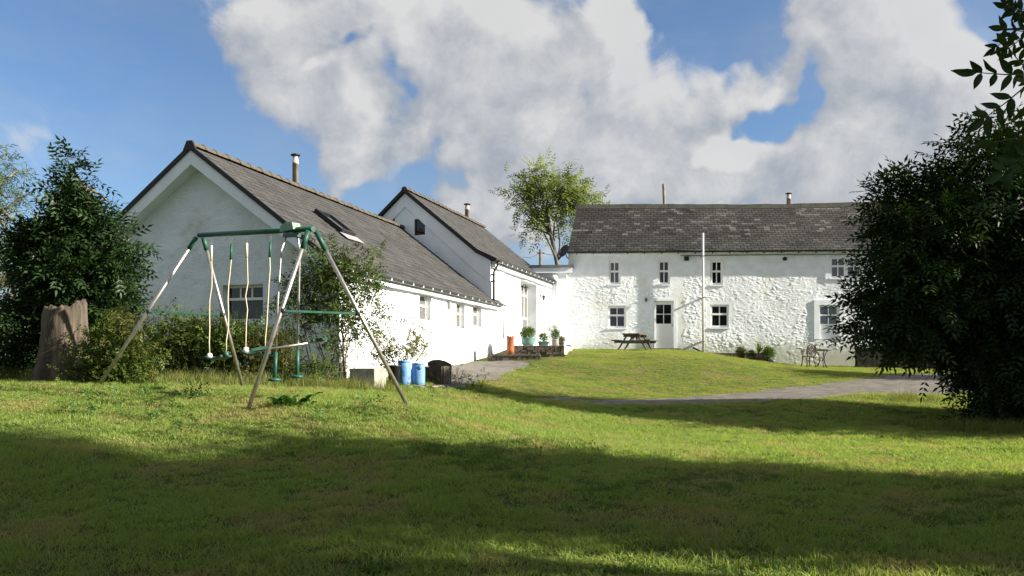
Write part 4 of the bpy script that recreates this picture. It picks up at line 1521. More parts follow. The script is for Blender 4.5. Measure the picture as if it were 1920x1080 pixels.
bL = gl(-7.15, 13.9)
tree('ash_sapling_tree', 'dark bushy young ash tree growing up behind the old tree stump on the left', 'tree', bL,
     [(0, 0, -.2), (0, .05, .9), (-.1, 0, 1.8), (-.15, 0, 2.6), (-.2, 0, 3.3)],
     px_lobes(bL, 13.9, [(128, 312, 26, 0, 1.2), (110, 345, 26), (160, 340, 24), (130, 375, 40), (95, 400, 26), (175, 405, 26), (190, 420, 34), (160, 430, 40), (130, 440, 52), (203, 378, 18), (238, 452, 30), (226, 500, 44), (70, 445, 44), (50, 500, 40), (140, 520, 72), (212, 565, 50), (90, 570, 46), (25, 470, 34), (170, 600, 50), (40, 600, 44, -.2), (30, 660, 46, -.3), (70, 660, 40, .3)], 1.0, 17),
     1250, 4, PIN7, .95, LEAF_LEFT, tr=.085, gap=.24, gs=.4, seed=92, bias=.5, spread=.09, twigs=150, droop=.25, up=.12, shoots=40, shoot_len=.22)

bS = gl(at(625, 700, 15.0).x, 15.0)
shr = thing('garden_shrub', 'tall many stemmed shrub at the near corner of the low barn, behind the swing frame', 'shrub', bS)
SL = px_lobes(bS, 15.0, [(560, 530, 34), (612, 500, 44), (655, 510, 40), (690, 520, 34), (600, 570, 48), (660, 575, 50), (700, 590, 26), (535, 560, 26), (630, 470, 24), (565, 615, 30), (690, 620, 24), (640, 640, 30), (700, 480, 14)])
mb = MB()
me, cp = crown_mesh('crown', SL, 620, 4, PINS, 1.0, .3, .34, .3, 93, .55, .085)
for i in range(17):
    lb = SL[i % len(SL)]
    b0 = Vector((random.uniform(-.32, .30), random.uniform(-.15, .15), -.1))
    limb(mb, b0, Vector(lb[:3]) + Vector((random.gauss(0, .12), random.gauss(0, .1), random.gauss(0, .1))), random.uniform(.010, .02), .005, 5, .05, 4)
for i in rng.choice(len(cp), 110, replace=False):
    c_ = Vector(cp[i])
    lb = min(SL, key=lambda l: (Vector(l[:3]) - c_).length)
    limb(mb, Vector(lb[:3]), c_, .006, .003, 4, .1, 2)
mb.build('stem', mat('pale_stem', (.24, .19, .13), .9, (.16, .12, .08), 8), shr)
link('crown', me, LEAF_SHRUB, shr)

bY = gl(at(755, 700, 17.2).x, 17.2)
ysh = thing('yellow_shrub', 'thin yellowing shrub growing behind the blue barrels against the sunlit wall', 'shrub', bY)
YL = px_lobes(bY, 17.2, [(725, 645, 26), (755, 630, 22), (775, 655, 26), (770, 612, 12), (805, 640, 20), (715, 675, 22), (790, 625, 10), (700, 620, 14)])
mb = MB()
me, cp = crown_mesh('crown', YL, 210, 3, SPRAY, .8, .15, .3, .25, 94, .6, .07)
for lb in YL * 2: limb(mb, (random.uniform(-.15, .15), random.uniform(-.1, .1), -.1), Vector(lb[:3]), .012, .004, 5, .08, 4)
mb.build('stem', BARK, ysh)
link('crown', me, LEAF_YEL, ysh)

bF = gl(at(1047, 500, 48).x, 48) + Vector((0, 0, 1.0))
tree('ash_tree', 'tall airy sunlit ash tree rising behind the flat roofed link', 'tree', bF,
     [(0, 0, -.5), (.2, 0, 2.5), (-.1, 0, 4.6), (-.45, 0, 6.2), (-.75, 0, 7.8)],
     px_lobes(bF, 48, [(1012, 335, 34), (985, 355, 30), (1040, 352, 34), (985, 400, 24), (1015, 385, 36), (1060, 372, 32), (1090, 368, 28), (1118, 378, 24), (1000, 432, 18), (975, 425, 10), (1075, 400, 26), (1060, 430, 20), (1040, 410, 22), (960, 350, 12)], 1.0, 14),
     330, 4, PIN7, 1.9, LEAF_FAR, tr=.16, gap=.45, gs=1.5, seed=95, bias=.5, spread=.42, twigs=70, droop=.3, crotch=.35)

bW = gl(-17.5, 26)
tree('willow_tree', 'grey green tree at the left edge with one bare drooping branch', 'tree', bW,
     [(0, 0, -.5), (0, 0, 2), (.2, 0, 4), (.1, 0, 6)],
     px_lobes(bW, 26, [(-10, 330, 45), (10, 370, 30), (-30, 300, 50), (-60, 420, 80), (55, 440, 30), (25, 470, 45), (30, 320, 18), (-20, 500, 60)]),
     420, 4, WILLOW, 1.7, LEAF_WIL, tr=.2, gap=.3, gs=.9, seed=96, bias=.5, spread=.25, twigs=60, droop=.5)
wt = [o for o in bpy.data.objects if o.name.startswith('willow_tree')][0]
mb = MB()
limb(mb, at(0, 400, 26) - bW, at(72, 352, 26) - bW, .05, .012, 5, .06, 5)
limb(mb, at(35, 378, 26) - bW, at(48, 318, 26) - bW, .03, .006, 5, .06, 4)
limb(mb, at(-10, 410, 26) - bW, at(66, 392, 26) - bW, .03, .006, 5, .06, 4)
mb.build('bare_branch', BARK, wt)

bR = gl(at(20, 690, 19).x, 19.0)
hd = thing('hedge', 'rusty brown and green overgrown hedge at the far left edge behind the stump', 'hedge', bR)
HLb = px_lobes(bR, 19, [(15, 560, 55), (-30, 560, 80), (40, 600, 45), (10, 640, 60), (-60, 620, 90), (60, 640, 40), (20, 520, 30), (70, 560, 30)])
me, cp = crown_mesh('foliage', HLb, 420, 4, SPRAY, 1.1, .2, .15, .5, 97, .5, .16, .2)
link('foliage', me, LEAF_RED, hd)
mb = MB()
for lb in HLb: limb(mb, (lb[0] * .6, lb[1], -.2), Vector(lb[:3]), .03, .01, 5)
mb.build('stem', BARK, hd)

# undergrowth round the stump and along the foot of the gable: nobody could count it
def weeds(name, label, d, items, n, per, leaf, size, lm, seed, stalks=0, stalk_h=1.0):
    base = gl(at(items[0][0], 690, d).x, d)
    L = px_lobes(base, d, items, 1.4)
    me, cp = crown_mesh(name, L, n, per, leaf, size, .1, .2, .35, seed, .6, .10, .25)
    o = link(name, me, lm)
    o.location = base
    return tag(o, label, 'plants', None, 'stuff')


weeds('undergrowth', 'green brambles and nettles growing thickly round the foot of the tree stump', 12.45,
      [(215, 650, 40), (240, 690, 36), (190, 680, 30), (260, 660, 30), (150, 700, 22), (225, 610, 24), (175, 640, 16), (165, 690, 20), (200, 700, 24), (250, 700, 24)], 620, 4, SPRAY, .75, LEAF_WEED, 98)
weeds('nettles', 'tall nettles and willowherb crowding the foot of the shadowed gable wall', 14.6,
      [(300, 640, 26), (330, 650, 34), (380, 650, 38), (430, 660, 30), (470, 650, 34), (510, 665, 28), (350, 690, 30), (420, 695, 30), (480, 695, 28), (290, 690, 26), (330, 610, 12), (395, 605, 13), (455, 615, 14), (365, 612, 10), (300, 605, 9), (545, 690, 24), (600, 700, 24), (280, 620, 20), (320, 600, 16), (360, 625, 26), (415, 625, 26), (450, 635, 24), (500, 640, 24), (530, 640, 20)], 1300, 4, SPRAY, .8, LEAF_WEED, 99)
mb = MB()
for i in range(210):
    px = random.uniform(275, 560)
    d = random.uniform(14.2, 15.2)
    p = at(px, 690, d); z0 = hz(p.x, d)
    h = random.uniform(.7, 1.45)
    q_ = Vector((p.x + random.gauss(0, .08), d + random.gauss(0, .08), z0 + h))
    mb.tube([(p.x, d, z0 - .05), q_], [.005, .002], 4, False)
    for k in range(9):
        t = .35 + .65 * k / 9
        c_ = Vector((p.x, d, z0)).lerp(q_, t)
        a = random.uniform(0, 6.28); l = .09 * (1.15 - t * .7)
        e = Vector((math.cos(a), math.sin(a), .25)) * l
        s_ = Vector((-math.sin(a), math.cos(a), 0)) * l * .22
        mb.add([c_, c_ + e * .5 + s_, c_ + e, c_ + e * .5 - s_], [(0, 1, 2), (0, 2, 3)])
o = mb.build('weed_stalks', LEAF_WEED)
tag(o, 'thin leafy weed stalks standing against the shadowed gable wall', 'plants', None, 'stuff')
weeds('bramble_patch', 'low dark brambles under the big elder tree', 15.0,
      [(1850, 770, 46), (1810, 775, 24), (1900, 770, 60), (1960, 760, 60), (1870, 730, 50)], 260, 4, SPRAY, 1.0, LEAF_ELDER, 101)
weeds('low_weeds', 'low broad leaved weeds dotted over the rough lawn by the swing frame', 9.6,
      [(140, 763, 9, 0, .35), (160, 762, 8, 0, .3), (220, 765, 9, 0, .3), (300, 770, 10, 0, .4), (360, 745, 14, 1.4, .3), (280, 742, 12, 1.8, .3), (590, 790, 6, 0, .4), (690, 765, 10, .6, .35), (335, 800, 10, -.8, .3)], 110, 4, SPRAY, .55, LEAF_DOCK, 102)
weeds('yard_weeds', 'straggling weeds at the edge of the tarmac yard beside the barrels', 16.8,
      [(865, 712, 14, .6, .4), (885, 720, 12, .2, .4), (850, 707, 10, 1, .4), (815, 722, 10, -.3, .4), (760, 728, 14, -.8, .4), (900, 722, 10, .2, .4)], 90, 4, SPRAY, .5, LEAF_WEED, 103)

# trees beyond the right edge that throw the long shadows over the lawn
def shade_tree(x, y, h, r, seed, label, name='lawn_tree', n=700, low=.45):
    b_ = gl(x, y)
    rnd = random.Random(seed)
    L = [(rnd.uniform(-.45, .45) * r, rnd.uniform(-.45, .45) * r, h * rnd.uniform(low, .82), r * rnd.uniform(.5, .75), r * rnd.uniform(.5, .75), r * rnd.uniform(.45, .65)) for _ in range(8)]
    return tree(name, label, 'tree', b_, [(0, 0, -.3), (.05, .02, h * .25), (-.05, 0, h * .5), (0, 0, h * .72)], L, n, 4, PIN7, 1.6, LEAF_LEFT, 'trees beyond the right edge', tr=.14, gap=.12, gs=.8, seed=seed, spread=.25, twigs=30)


shade_tree(7.6, 5.8, 4.9, 1.4, 111, 'small leafy tree standing nearest to the camera beyond the right edge', n=1300, low=.22)
shade_tree(10.6, 4.8, 6.4, 1.3, 112, 'middle sized leafy tree second from the camera beyond the right edge', n=1400, low=.35)
shade_tree(13.3, 2.0, 11.2, 2.5, 113, 'tall leafy tree third from the camera beyond the right edge', n=2000, low=.74)
shade_tree(17.0, 0.2, 12.8, 2.2, 114, 'tallest leafy tree farthest right beyond the edge of the lawn', n=1900, low=.88)
shade_tree(-4.2, -3.6, 6.8, 2.9, 117, 'broad unseen leafy tree added behind the camera on the left to block sky light', n=1700, low=.5)  # added out of view to cut sky light on the foreground lawn
bC = gl(2.4, -1.6)  # unseen tree, added overhead to keep sky light off the nearest grass
tree('added_canopy_tree', 'unseen spreading tree added behind the camera, its canopy darkening the nearest grass', 'tree', bC,
     [(0, 0, -.3), (.05, .1, 1.6), (-.1, .2, 3.0), (-.2, .5, 4.2)],
     [(x - bC.x, y - bC.y, z - bC.z, r, r, .75) for x, y, z, r in ((0, 1.2, 3.7, 1.5), (-2.3, .8, 3.9, 1.5), (2.4, 1.4, 3.7, 1.5), (.6, 3.0, 4.7, 1.5), (3.6, 2.6, 4.7, 1.4), (-2.4, 2.8, 4.8, 1.5), (-4.4, 1.6, 4.4, 1.4), (1.4, -.8, 4.4, 1.5), (-1.2, -1.0, 4.6, 1.5), (4.6, 1.0, 4.4, 1.2))],
     2600, 4, PIN7, 1.6, LEAF_LEFT, tr=.16, gap=.1, gs=.8, seed=119, spread=.2, twigs=60, droop=.1)
shade_tree(13.8, 14.0, 5.4, 2.1, 116, 'leafy tree behind the big elder shading it from the sun', n=1300, low=.3)
shade_tree(20.5, 25.5, 5.0, 1.3, 115, 'leafy tree off to the right shading the bank by the driveway', n=400)

# the ash bough that hangs into the top right corner, each leaflet its own piece
bA = gl(5.4, 2.7)
ash = thing('overhanging_ash_tree', 'ash tree by the camera whose dark leaves hang into the top right corner', 'tree', bA)
mb = MB()
mb.tube([(0, 0, -.3), (.05, 0, 1.2), (-.1, 0, 2.4), (.1, 0, 3.6)], [.12, .09, .07, .04], 9)
limb(mb, (-.1, 0, 2.4), at(2100, 210, 3.55) - bA, .05, .018, 6, .08, 4)
lfV, lfF = [], []
NL = 6
for i in range(NL + 1):
    t = i / NL
    wdt = .046 * math.sin(math.pi * min(1, t ** .8)) ** .85 * (1.02 - .25 * t)
    z = -.10 * t * t * .11 - .004 * math.sin(t * 9)
    lfV += [(t * .115, -wdt / 2, z + .006), (t * .115, 0, z), (t * .115, wdt / 2, z + .006)]
for i in range(NL):
    for k in range(2): lfF.append((i * 3 + k, (i + 1) * 3 + k, (i + 1) * 3 + k + 1, i * 3 + k + 1))
leaf_me = arr_mesh('leaf', lfV, lfF, True)
LEAF_ASH = leaf_mat('near_ash_leaf', (.016, .04, .010), (.032, .065, .016), .22, .02)
leaf_me.materials.append(LEAF_ASH)


def ash_leaf(p, dirn, roll=0.0, size=1.0, n=3):
    p = Vector(p) - bA
    d = Vector(dirn).normalized()
    size *= .88
    L = .25 * size
    side = d.cross(Vector((0, 1, .35))).normalized()
    nrm = side.cross(d)
    side, nrm = side * math.cos(roll) + nrm * math.sin(roll), nrm * math.cos(roll) - side * math.sin(roll)
    mb.tube([p, p + d * L * .5 + Vector((0, 0, -.004)), p + d * L], [.0035, .0028, .0018], 4, False)
    spots = [(p + d * L, d, 1.1)]
    for i in range(n):
        t = .36 + .55 * i / max(1, n - 1)
        for s_ in (1, -1):
            dd = (d * random.uniform(.45, .75) + side * s_ + nrm * random.uniform(-.35, .35) + Vector((0, 0, -.25))).normalized()
            spots.append((p + d * L * t, dd, random.uniform(.8, 1.1)))
    for (q_, dd, sc) in spots:
        o = bpy.data.objects.new('leaf', leaf_me)
        col.objects.link(o)
        o.parent = ash
        z_ = (nrm + Vector((random.uniform(-.4, .4), random.uniform(-.4, .4), random.uniform(-.3, .3)))).normalized()
        y_ = z_.cross(dd).normalized()
        z_ = dd.cross(y_)
        R = Matrix((dd, y_, z_)).transposed()
        o.matrix_basis = Matrix.Translation(q_) @ R.to_4x4() @ Matrix.Scale(sc * size, 4)


limb(mb, at(2100, 210, 3.55) - bA, at(1900, 150, 3.5) - bA, .018, .006, 6, .03, 4)
limb(mb, at(2100, 210, 3.55) - bA, at(1915, 255, 3.5) - bA, .016, .006, 6, .03, 4)
limb(mb, at(2140, 60, 4.3) - bA, at(1880, 55, 4.2) - bA, .018, .005, 6, .03, 4)
limb(mb, (-.1, 0, 2.4), at(2140, 60, 4.3) - bA, .045, .018, 6, .05, 4)
for (px, py, d, dx, dz, sc) in ((1935, 140, 3.5, -1, .12, 1.0), (1925, 160, 3.5, -.75, -.6, 1.0), (1945, 175, 3.45, -.45, -1, 1.0), (1925, 130, 3.5, -.6, .45, .7),
                                (1960, 205, 3.5, -.5, -1, 1.0), (1960, 245, 3.4, -.9, -.2, 1.0), (1965, 270, 3.4, -.8, -.5, 1.0)):
    ash_leaf(at(px, py, d), (dx, random.uniform(-.25, .25), dz), random.uniform(-.5, .5), sc)
for (px, py, d, dx, dz, sc) in ((1945, 60, 4.2, -1, .1, .8), (1925, 60, 4.2, -.8, -.7, .75), (1940, 75, 4.2, -.4, -1, .8), (1930, 40, 4.2, -.8, .5, .7),
                                (1955, 30, 4.2, -.9, .3, .8), (1960, 15, 4.3, -.8, -.1, .8), (1915, 50, 4.25, -.6, -.5, .7), (1950, 110, 4.3, -.5, -1, .7)):
    ash_leaf(at(px, py, d), (dx, random.uniform(-.25, .25), dz), random.uniform(-.5, .5), sc)
mb.build('branch', BARK, ash)
acr, _ = crown_mesh('crown', [(.1, 0, 3.8, .9, .7, .8), (.8, -.2, 3.4, .9, .7, .7), (-.5, -.1, 3.3, .6, .55, .5), (.2, -.3, 4.5, .8, .7, .6)], 420, 4, PIN7, 1.0, .3, .15, .6, 104)
link('crown', acr, LEAF_LEFT, ash)

# ================================================================== old stump
sx0 = at(120, 690, 13.0)
bT = gl(sx0.x, 13.0)
st = thing('tree_stump', 'thick bare broken tree stump with pale peeling wood at the left edge of the lawn', 'tree stump', bT)
V, Fc = [], []
NA, NZ = 72, 18
for j in range(NZ + 1):
    t = j / NZ
    for k in range(NA):
        a = 2 * math.pi * k / NA
        rr = .35 + .17 * (1 - t) ** 3.5 - .03 * t + .02 * math.sin(3 * a + 1.2 + t) + .022 * math.sin(5 * a + 3 * t) * (1 - .5 * t) + .07 * (1 - t) ** 2 * math.sin(5 * a + .6) + random.uniform(-.007, .007)
        rr *= 1 - (.08 if t > .97 else 0)
        hgt = 1.24 + .03 * math.sin(a * 2 + .5) + .07 * math.cos(a - .4) + .025 * math.sin(a * 9) + random.uniform(-.02, .02)
        V.append((rr * math.cos(a) + .03 * t, rr * .9 * math.sin(a), -.2 + t * (hgt + .2)))
for j in range(NZ):
    for k in range(NA): Fc.append((j * NA + k, j * NA + (k + 1) % NA, (j + 1) * NA + (k + 1) % NA, (j + 1) * NA + k))
V.append((.03, 0, 1.16)); c_ = len(V) - 1
me = bpy.data.meshes.new('trunk')
me.from_pydata(V, [], Fc + [(NZ * NA + k, NZ * NA + (k + 1) % NA, c_) for k in range(NA)])
me.polygons.foreach_set('use_smooth', [True] * len(me.polygons))
link('trunk', me, STUMP, st)
mb = MB()
limb(mb, (.30, -.15, -.1), (.42, -.22, .38), .17, .10, 8, .05)
mb.build('broken_limb', mat('fresh_broken_wood', (.42, .31, .20), .9, (.28, .19, .12), 6, .4, 20), st)

# ================================================================== swing frame
near_top, far_top = at(585, 429, 10.3), at(375, 441, 12.25)
feet = {'NL': at(463, 768, 9.9), 'NR': at(768, 763, 10.9), 'FL': at(182, 723, 11.9), 'FR': at(457, 728, 12.7)}
bsw = gl((near_top.x + far_top.x) / 2, (near_top.y + far_top.y) / 2)
sw = thing('swing_set', 'garden swing frame of galvanised A shaped legs under a green top bar', 'swing frame', bsw)
bd = (far_top - near_top).normalized()
MB().tube([near_top - bsw - bd * .03, far_top - bsw + bd * .03], .036, 12).build('top_bar', GREENP, sw)
LEGR = .027
for k, f in feet.items():
    tp_ = near_top if k[0] == 'N' else far_top
    off = (f - tp_); off.z = 0; off = off.normalized() * .05
    t0 = tp_ + off + Vector((0, 0, -.03))
    f.z = min(f.z, hz(f.x, f.y)) - .03
    lg = MB().tube([t0 - bsw, f - bsw], LEGR, 10).build('leg', GALV, sw)
    MB().tube([t0 - bsw, t0.lerp(f, .10 if k[0] == 'N' else .08) - bsw], LEGR + .007, 10).build('green_socket', GREENP, lg)
for a, b2 in (('NL', 'NR'), ('FL', 'FR')):
    tp_ = near_top if a[0] == 'N' else far_top
    t = .455 if a[0] == 'N' else .505
    p, q_ = tp_.lerp(feet[a], t), tp_.lerp(feet[b2], t)
    br = MB().bar(p - bsw, q_ - bsw, .045, .028).build('cross_brace', GREENP, sw)
    for r in (p, q_): MB().lathe([(.038, -.03), (.042, 0), (.038, .03)], 10, r - bsw).build('bolt_collar', BLACKP, br)
# cowl over the glider pivot
def onbar(px):
    """point of the top bar seen at a pixel column"""
    u = (px - CX) / F
    t = (near_top.x - u * near_top.y) / (u * (far_top.y - near_top.y) - (far_top.x - near_top.x))
    return near_top.lerp(far_top, t)


cw = onbar(545) - bsw
mb = MB()
side = bd.cross(Vector((0, 0, 1))).normalized()
def cwp(a, b_, d): return cw + bd * a + side * d + Vector((0, 0, b_))
mb.prism([(-.16, .0), (.17, -.03), (.15, .05), (.02, .10), (-.12, .09)], (-.06, .06), cwp)
cwo = mb.build('pivot_cowl', mat('pale_green_enamel', (.30, .42, .30), .3, (.02, .17, .10), 2.2), sw)
MB().bar(cw - bd * .2 + Vector((0, 0, -.07)), cw + bd * .14 + Vector((0, 0, -.07)), .06, .05).build('pivot_block', GREENP, sw)


def swing(pxa, pxb, seat, label):
    a, b2 = onbar(pxa), onbar(pxb)
    root = thing('swing', label, 'swing', gl(a.x, a.y) * 0 + Vector(((a.x + b2.x) / 2, (a.y + b2.y) / 2, hz(a.x, a.y))), 0, 'swings hung from the frame')
    o_ = root.location
    ends = []
    for p, (sx, sy) in zip((a, b2), seat):
        q_ = at(sx, sy, p.y - .06)
        q_.x = q_.x
        ends.append(q_)
        mid = p.lerp(q_, .09)
        hk = MB()
        L = (mid - p).length
        n = 6
        for i in range(n):       # a few chain links above the rope
            c0_ = p.lerp(mid, i / n); c1_ = p.lerp(mid, (i + 1.15) / n)
            hk.bar(c0_ - o_, c1_ - o_, .014 if i % 2 else .005, .005 if i % 2 else .014)
        hk.build('chain', GALV, root)
        rp_ = MB()
        pts = []
        for i in range(9):
            t = i / 8
            w_ = math.sin(math.pi * t) * random.uniform(-1, 1) * .022
            pts.append(mid.lerp(q_, t) + Vector((w_, random.uniform(-.01, .01), 0)) - o_)
        rp_.tube(pts, .0078, 6)
        r_ = rp_.build('rope', ROPE, root)
        MB().tube([mid - o_, mid.lerp(q_, .14) - o_], .018, 8).build('rope_sleeve', GREENP if p is b2 else ROPE, r_)
    e0, e1 = ends
    d = (e1 - e0).normalized()
    s2 = d.cross(Vector((0, 0, 1))).normalized()
    mb = MB()
    vs_, fs = [], []
    n = 10
    L = (e1 - e0).length
    for i in range(n + 1):
        t = i / n
        c_ = e0.lerp(e1, t) - o_ + Vector((0, 0, -.035 * math.sin(math.pi * t) - .01))
        for dd, zz in ((-.085, .0), (-.085, -.03), (.085, -.03), (.085, .0)): vs_.append(c_ + s2 * dd + Vector((0, 0, zz)))
    for i in range(n):
        for k in range(4): fs.append((i * 4 + k, i * 4 + (k + 1) % 4, (i + 1) * 4 + (k + 1) % 4, (i + 1) * 4 + k))
    fs += [(3, 2, 1, 0), tuple(n * 4 + k for k in range(4))]
    mb.add(vs_, fs).build('seat', mat('dark_green_seat', (.015, .05, .045), .4), root)
    for e in ends:
        MB().lathe([(.03, -.035), (.045, -.015), (.035, .03), (.015, .04)], 10, e - o_).build('seat_end', UPVC if e is e0 else GREENP, root)
    return root


swing(397, 435, ((393, 667), (424, 664)), 'farther rope swing at the left end of the top bar')
swing(463, 508, ((461, 656), (497, 658)), 'nearer rope swing hanging in the middle of the top bar')
# glider: two tubular hangers carrying a see-saw bar with a green seat at each end
g0, g1_ = onbar(541), onbar(557)
gr = thing('glider_swing', 'green two seat glider swing hung on tubes at the near end of the top bar', 'glider swing', Vector((g0.x, g0.y, hz(g0.x, g0.y))), 0)
o_ = gr.location
HA = [at(538, 440, g0.y), at(527, 470, g0.y - .03), at(521, 560, g0.y - .12), at(515, 712, g0.y - .15)]
HB = [at(557, 434, g1_.y), at(562, 470, g1_.y + .05), at(560, 560, g1_.y + .1), at(557, 706, g1_.y + .15)]
for H_ in (HA, HB):
    h_ = MB().tube([p - o_ for p in H_[:3]] + [H_[2].lerp(H_[3], .70) - o_], .016, 8).build('hanger', GALV, gr)
    p, q_ = H_[2].lerp(H_[3], .66), H_[3]
    MB().tube([p - o_, q_ - o_], .026, 10).build('foot_post', GREENP, gr)
    f_ = MB().lathe([(.05, -.022), (.085, -.012), (.085, .012), (.05, .024)], 14, q_ - o_)
    f_.build('foot_rest', GREENP, gr)
pa, pb_ = at(470, 660, g0.y - .30), at(612, 638, g1_.y + .30)
MB().tube([pa - o_, pb_ - o_], .017, 8).build('see_saw_bar', GALV, gr)
for p, q_ in ((pa, pb_), (pb_, pa)):
    e = p.lerp(q_, .20)
    mb = MB().bar(p - o_ + Vector((0, 0, .025)), e - o_ + Vector((0, 0, .03)), .13, .035)
    mb.build('seat', GREENP, gr)

# ================================================================== things by the near barn
def barrel(name, label, cat, c, r, h, m_, lid=None, group=None):
    root = thing(name, label, cat, c, 0, group)
    P = [(r * .86, 0), (r * .93, h * .03), (r * 1.0, h * .22), (r * 1.02, h * .5), (r * 1.0, h * .74), (r * .90, h * .88), (r * .86, h * .90), (r * .94, h * .915), (r * .94, h * .97), (r * .88, h * 1.0), (r * .80, h * 1.0), (r * .79, h * .965)]
    MB().lathe(P, 28).build('drum', m_, root)
    if lid: MB().lathe([(r * .78, h * .955), (r * .78, h * .985), (r * .1, h * .99)], 24).build('lid', lid, root)
    return root


p = at(757.5, 719, 16.0); p.z = hz(p.x, p.y) - .01
b_ = barrel('plastic_barrel', 'larger blue plastic barrel with a mud splashed side, left of its pair', 'barrel', p, .135, .50, BLUEP, None, 'blue barrels by the barn')
p = at(784, 716, 16.15); p.z = hz(p.x, p.y) - .01
b_ = barrel('plastic_barrel', 'right hand blue plastic barrel with a ring handle, next to the dark trough', 'barrel', p, .14, .455, BLUEP, BLUEP, 'blue barrels by the barn')
mb = MB()
pts = [(.035 * math.cos(t), 0, .035 * math.sin(t)) for t in np.linspace(0, 2 * math.pi, 15)]
hdl = mb.tube(pts, .007, 6, False).build('ring_handle', BLACKP, b_)
hdl.location = (.05, -.138, .36)
p = at(738.5, 724, 15.7); p.z = hz(p.x, p.y) - .01
bk = thing('black_bin', 'black plastic tub between the concrete block and the blue barrels', 'bin', p)
MB().lathe([(.098, 0), (.125, .38), (.137, .385), (.137, .415), (.124, .415), (.118, .36), (.09, .04)], 24).build('tub', BLACKP, bk)
for s_ in (-1, 1): MB().box((s_ * .14, 0, .37), (.03, .08, .025)).build('grip', BLACKP, bk)
p = at(705, 727, 14.9)
kb = MB()
P_ = [(-.47, -.115), (.0, -.20), (.17, .10), (-.32, .22)]
lo_ = [(x, y, -.15) for x, y in P_]; hi_ = [(x, y, .40) for x, y in P_]
kb.hexa(lo_ + hi_)
blk = thing('concrete_block', 'weathered grey concrete block standing in long grass by the barn corner', 'concrete block', (p.x, p.y, hz(p.x, p.y) - .02))
kb.build('block', CONC, blk)
p = at(818, 713, 16.7)
tr_ = thing('stone_trough', 'dark mossy trough with an arched back beside the blue barrels', 'trough', (p.x, p.y, hz(p.x, p.y)), math.radians(-14))
def TF(a, z, d): return (a, d, z)
MB().prism([(-.36, -.1), (.13, -.1), (.13, .355), (-.36, .33)], (-.05, .02), TF).build('front_slab', DARKWOOD, tr_)
MB().prism([(-.36, -.1), (.16, -.1), (.16, .40), (.02, .47), (-.12, .50), (-.26, .49), (-.36, .44)], (.46, .53), TF).build('back_slab', STONE, tr_)
for s_ in (.10, -.36):
    MB().box((s_ + .03, .24, .13), (.06, .435, .46)).build('side_slab', STONE, tr_)
MB().box((-.12, .24, .20), (.42, .42, .12)).build('soil', SOIL, tr_)

# rubble stones in front of the barrels
rock_mes = []
for k in range(4):
    import bmesh
    bm = bmesh.new()
    bmesh.ops.create_icosphere(bm, subdivisions=2, radius=1)
    r_ = random.Random(k)
    ph = [r_.uniform(0, 6) for _ in range(6)]
    for v in bm.verts:
        f_ = 1 + .18 * math.sin(3 * v.co.x + ph[0]) + .16 * math.sin(4 * v.co.y + ph[1]) + .14 * math.sin(5 * v.co.z + ph[2])
        v.co = v.co * f_
        v.co.z = max(v.co.z * .62, -.45)
    me = bpy.data.meshes.new('rubble_stone'); bm.to_mesh(me); bm.free()
    me.materials.append(mat('loose_stone_%d' % k, [(.30, .25, .17), (.24, .20, .15), (.33, .27, .2), (.2, .18, .15)][k], .95, (.16, .14, .10), 9, .5, 30))
    rock_mes.append(me)
RL = ['pale angular stone at the foot of the right hand barrel', 'brown rounded stone, largest of the rubble before the barrels', 'tan flat stone at the right end of the rubble', 'small grey stone behind the brown one',
      'low stone half sunk in grass left of the rubble', 'small tan stone between barrel and trough', 'flat stone lying in front of the dark trough']
for i, (px, py, d, s_) in enumerate(((784, 721, 15.8, .055), (790, 723, 15.6, .075), (812, 722, 15.9, .085), (800, 718, 16.0, .05), (766, 724, 15.5, .06), (798, 724, 15.5, .045), (826, 719, 16.2, .06))):
    p = at(px, py, d)
    o = bpy.data.objects.new('rubble_stone', rock_mes[i % 4])
    col.objects.link(o)
    o.location = (p.x, p.y, hz(p.x, p.y) + s_ * .2)
    o.scale = (s_ * random.uniform(1, 1.4), s_, s_ * random.uniform(.7, .9))
    o.rotation_euler = (0, 0, random.uniform(0, 6))
    tag(o, RL[i], 'stone', 'rubble stones in front of the barrels')

# ================================================================== terrace, steps, pots
def stone_wall(root, p0, p1, z0, z1, thick, course=.10, seed=1, cap=True, lenr=(.12, .32), m_=STONE):
    """dry stone face between two local points, each stone its own part"""
    r_ = random.Random(seed)
    p0, p1 = Vector((p0[0], p0[1], 0)), Vector((p1[0], p1[1], 0))
    d = (p1 - p0).normalized(); n_ = Vector((d.y, -d.x, 0)); L = (p1 - p0).length
    core = MB()
    a, b_ = p0 - n_ * (thick + .0), p1 - n_ * (thick + .0)
    A_, B_ = p0 - n_ * .03, p1 - n_ * .03
    core.hexa([Vector((*v.xy, z0 - .2)) for v in (A_, B_, b_, a)] + [Vector((*v.xy, z1 - .03)) for v in (A_, B_, b_, a)])
    core.build('wall_core', SOIL, root)
    z = z0
    while z < z1 - .03:
        h = min(course * r_.uniform(.75, 1.3), z1 - z)
        s_ = -r_.uniform(0, .1)
        while s_ < L:
            l = r_.uniform(*lenr)
            a0_, a1_ = max(s_, 0) + .006, min(s_ + l, L) - .006
            if a1_ - a0_ > .05:
                pr = r_.uniform(-.01, .03)
                mb = MB()
                pts = []
                for zz in (z + .004, z + h - .006):
                    k = r_.uniform(0, .012)
                    for aa, dd in ((a0_ + k, pr), (a1_ - k, pr + r_.uniform(-.012, .012)), (a1_ - k, -.10), (a0_ + k, -.10)):
                        v = p0 + d * aa + n_ * dd
                        pts.append(Vector((v.x, v.y, zz + r_.uniform(-.006, .006))))
                mb.hexa(pts).build('stone', m_, root)
            s_ += l
        z += h


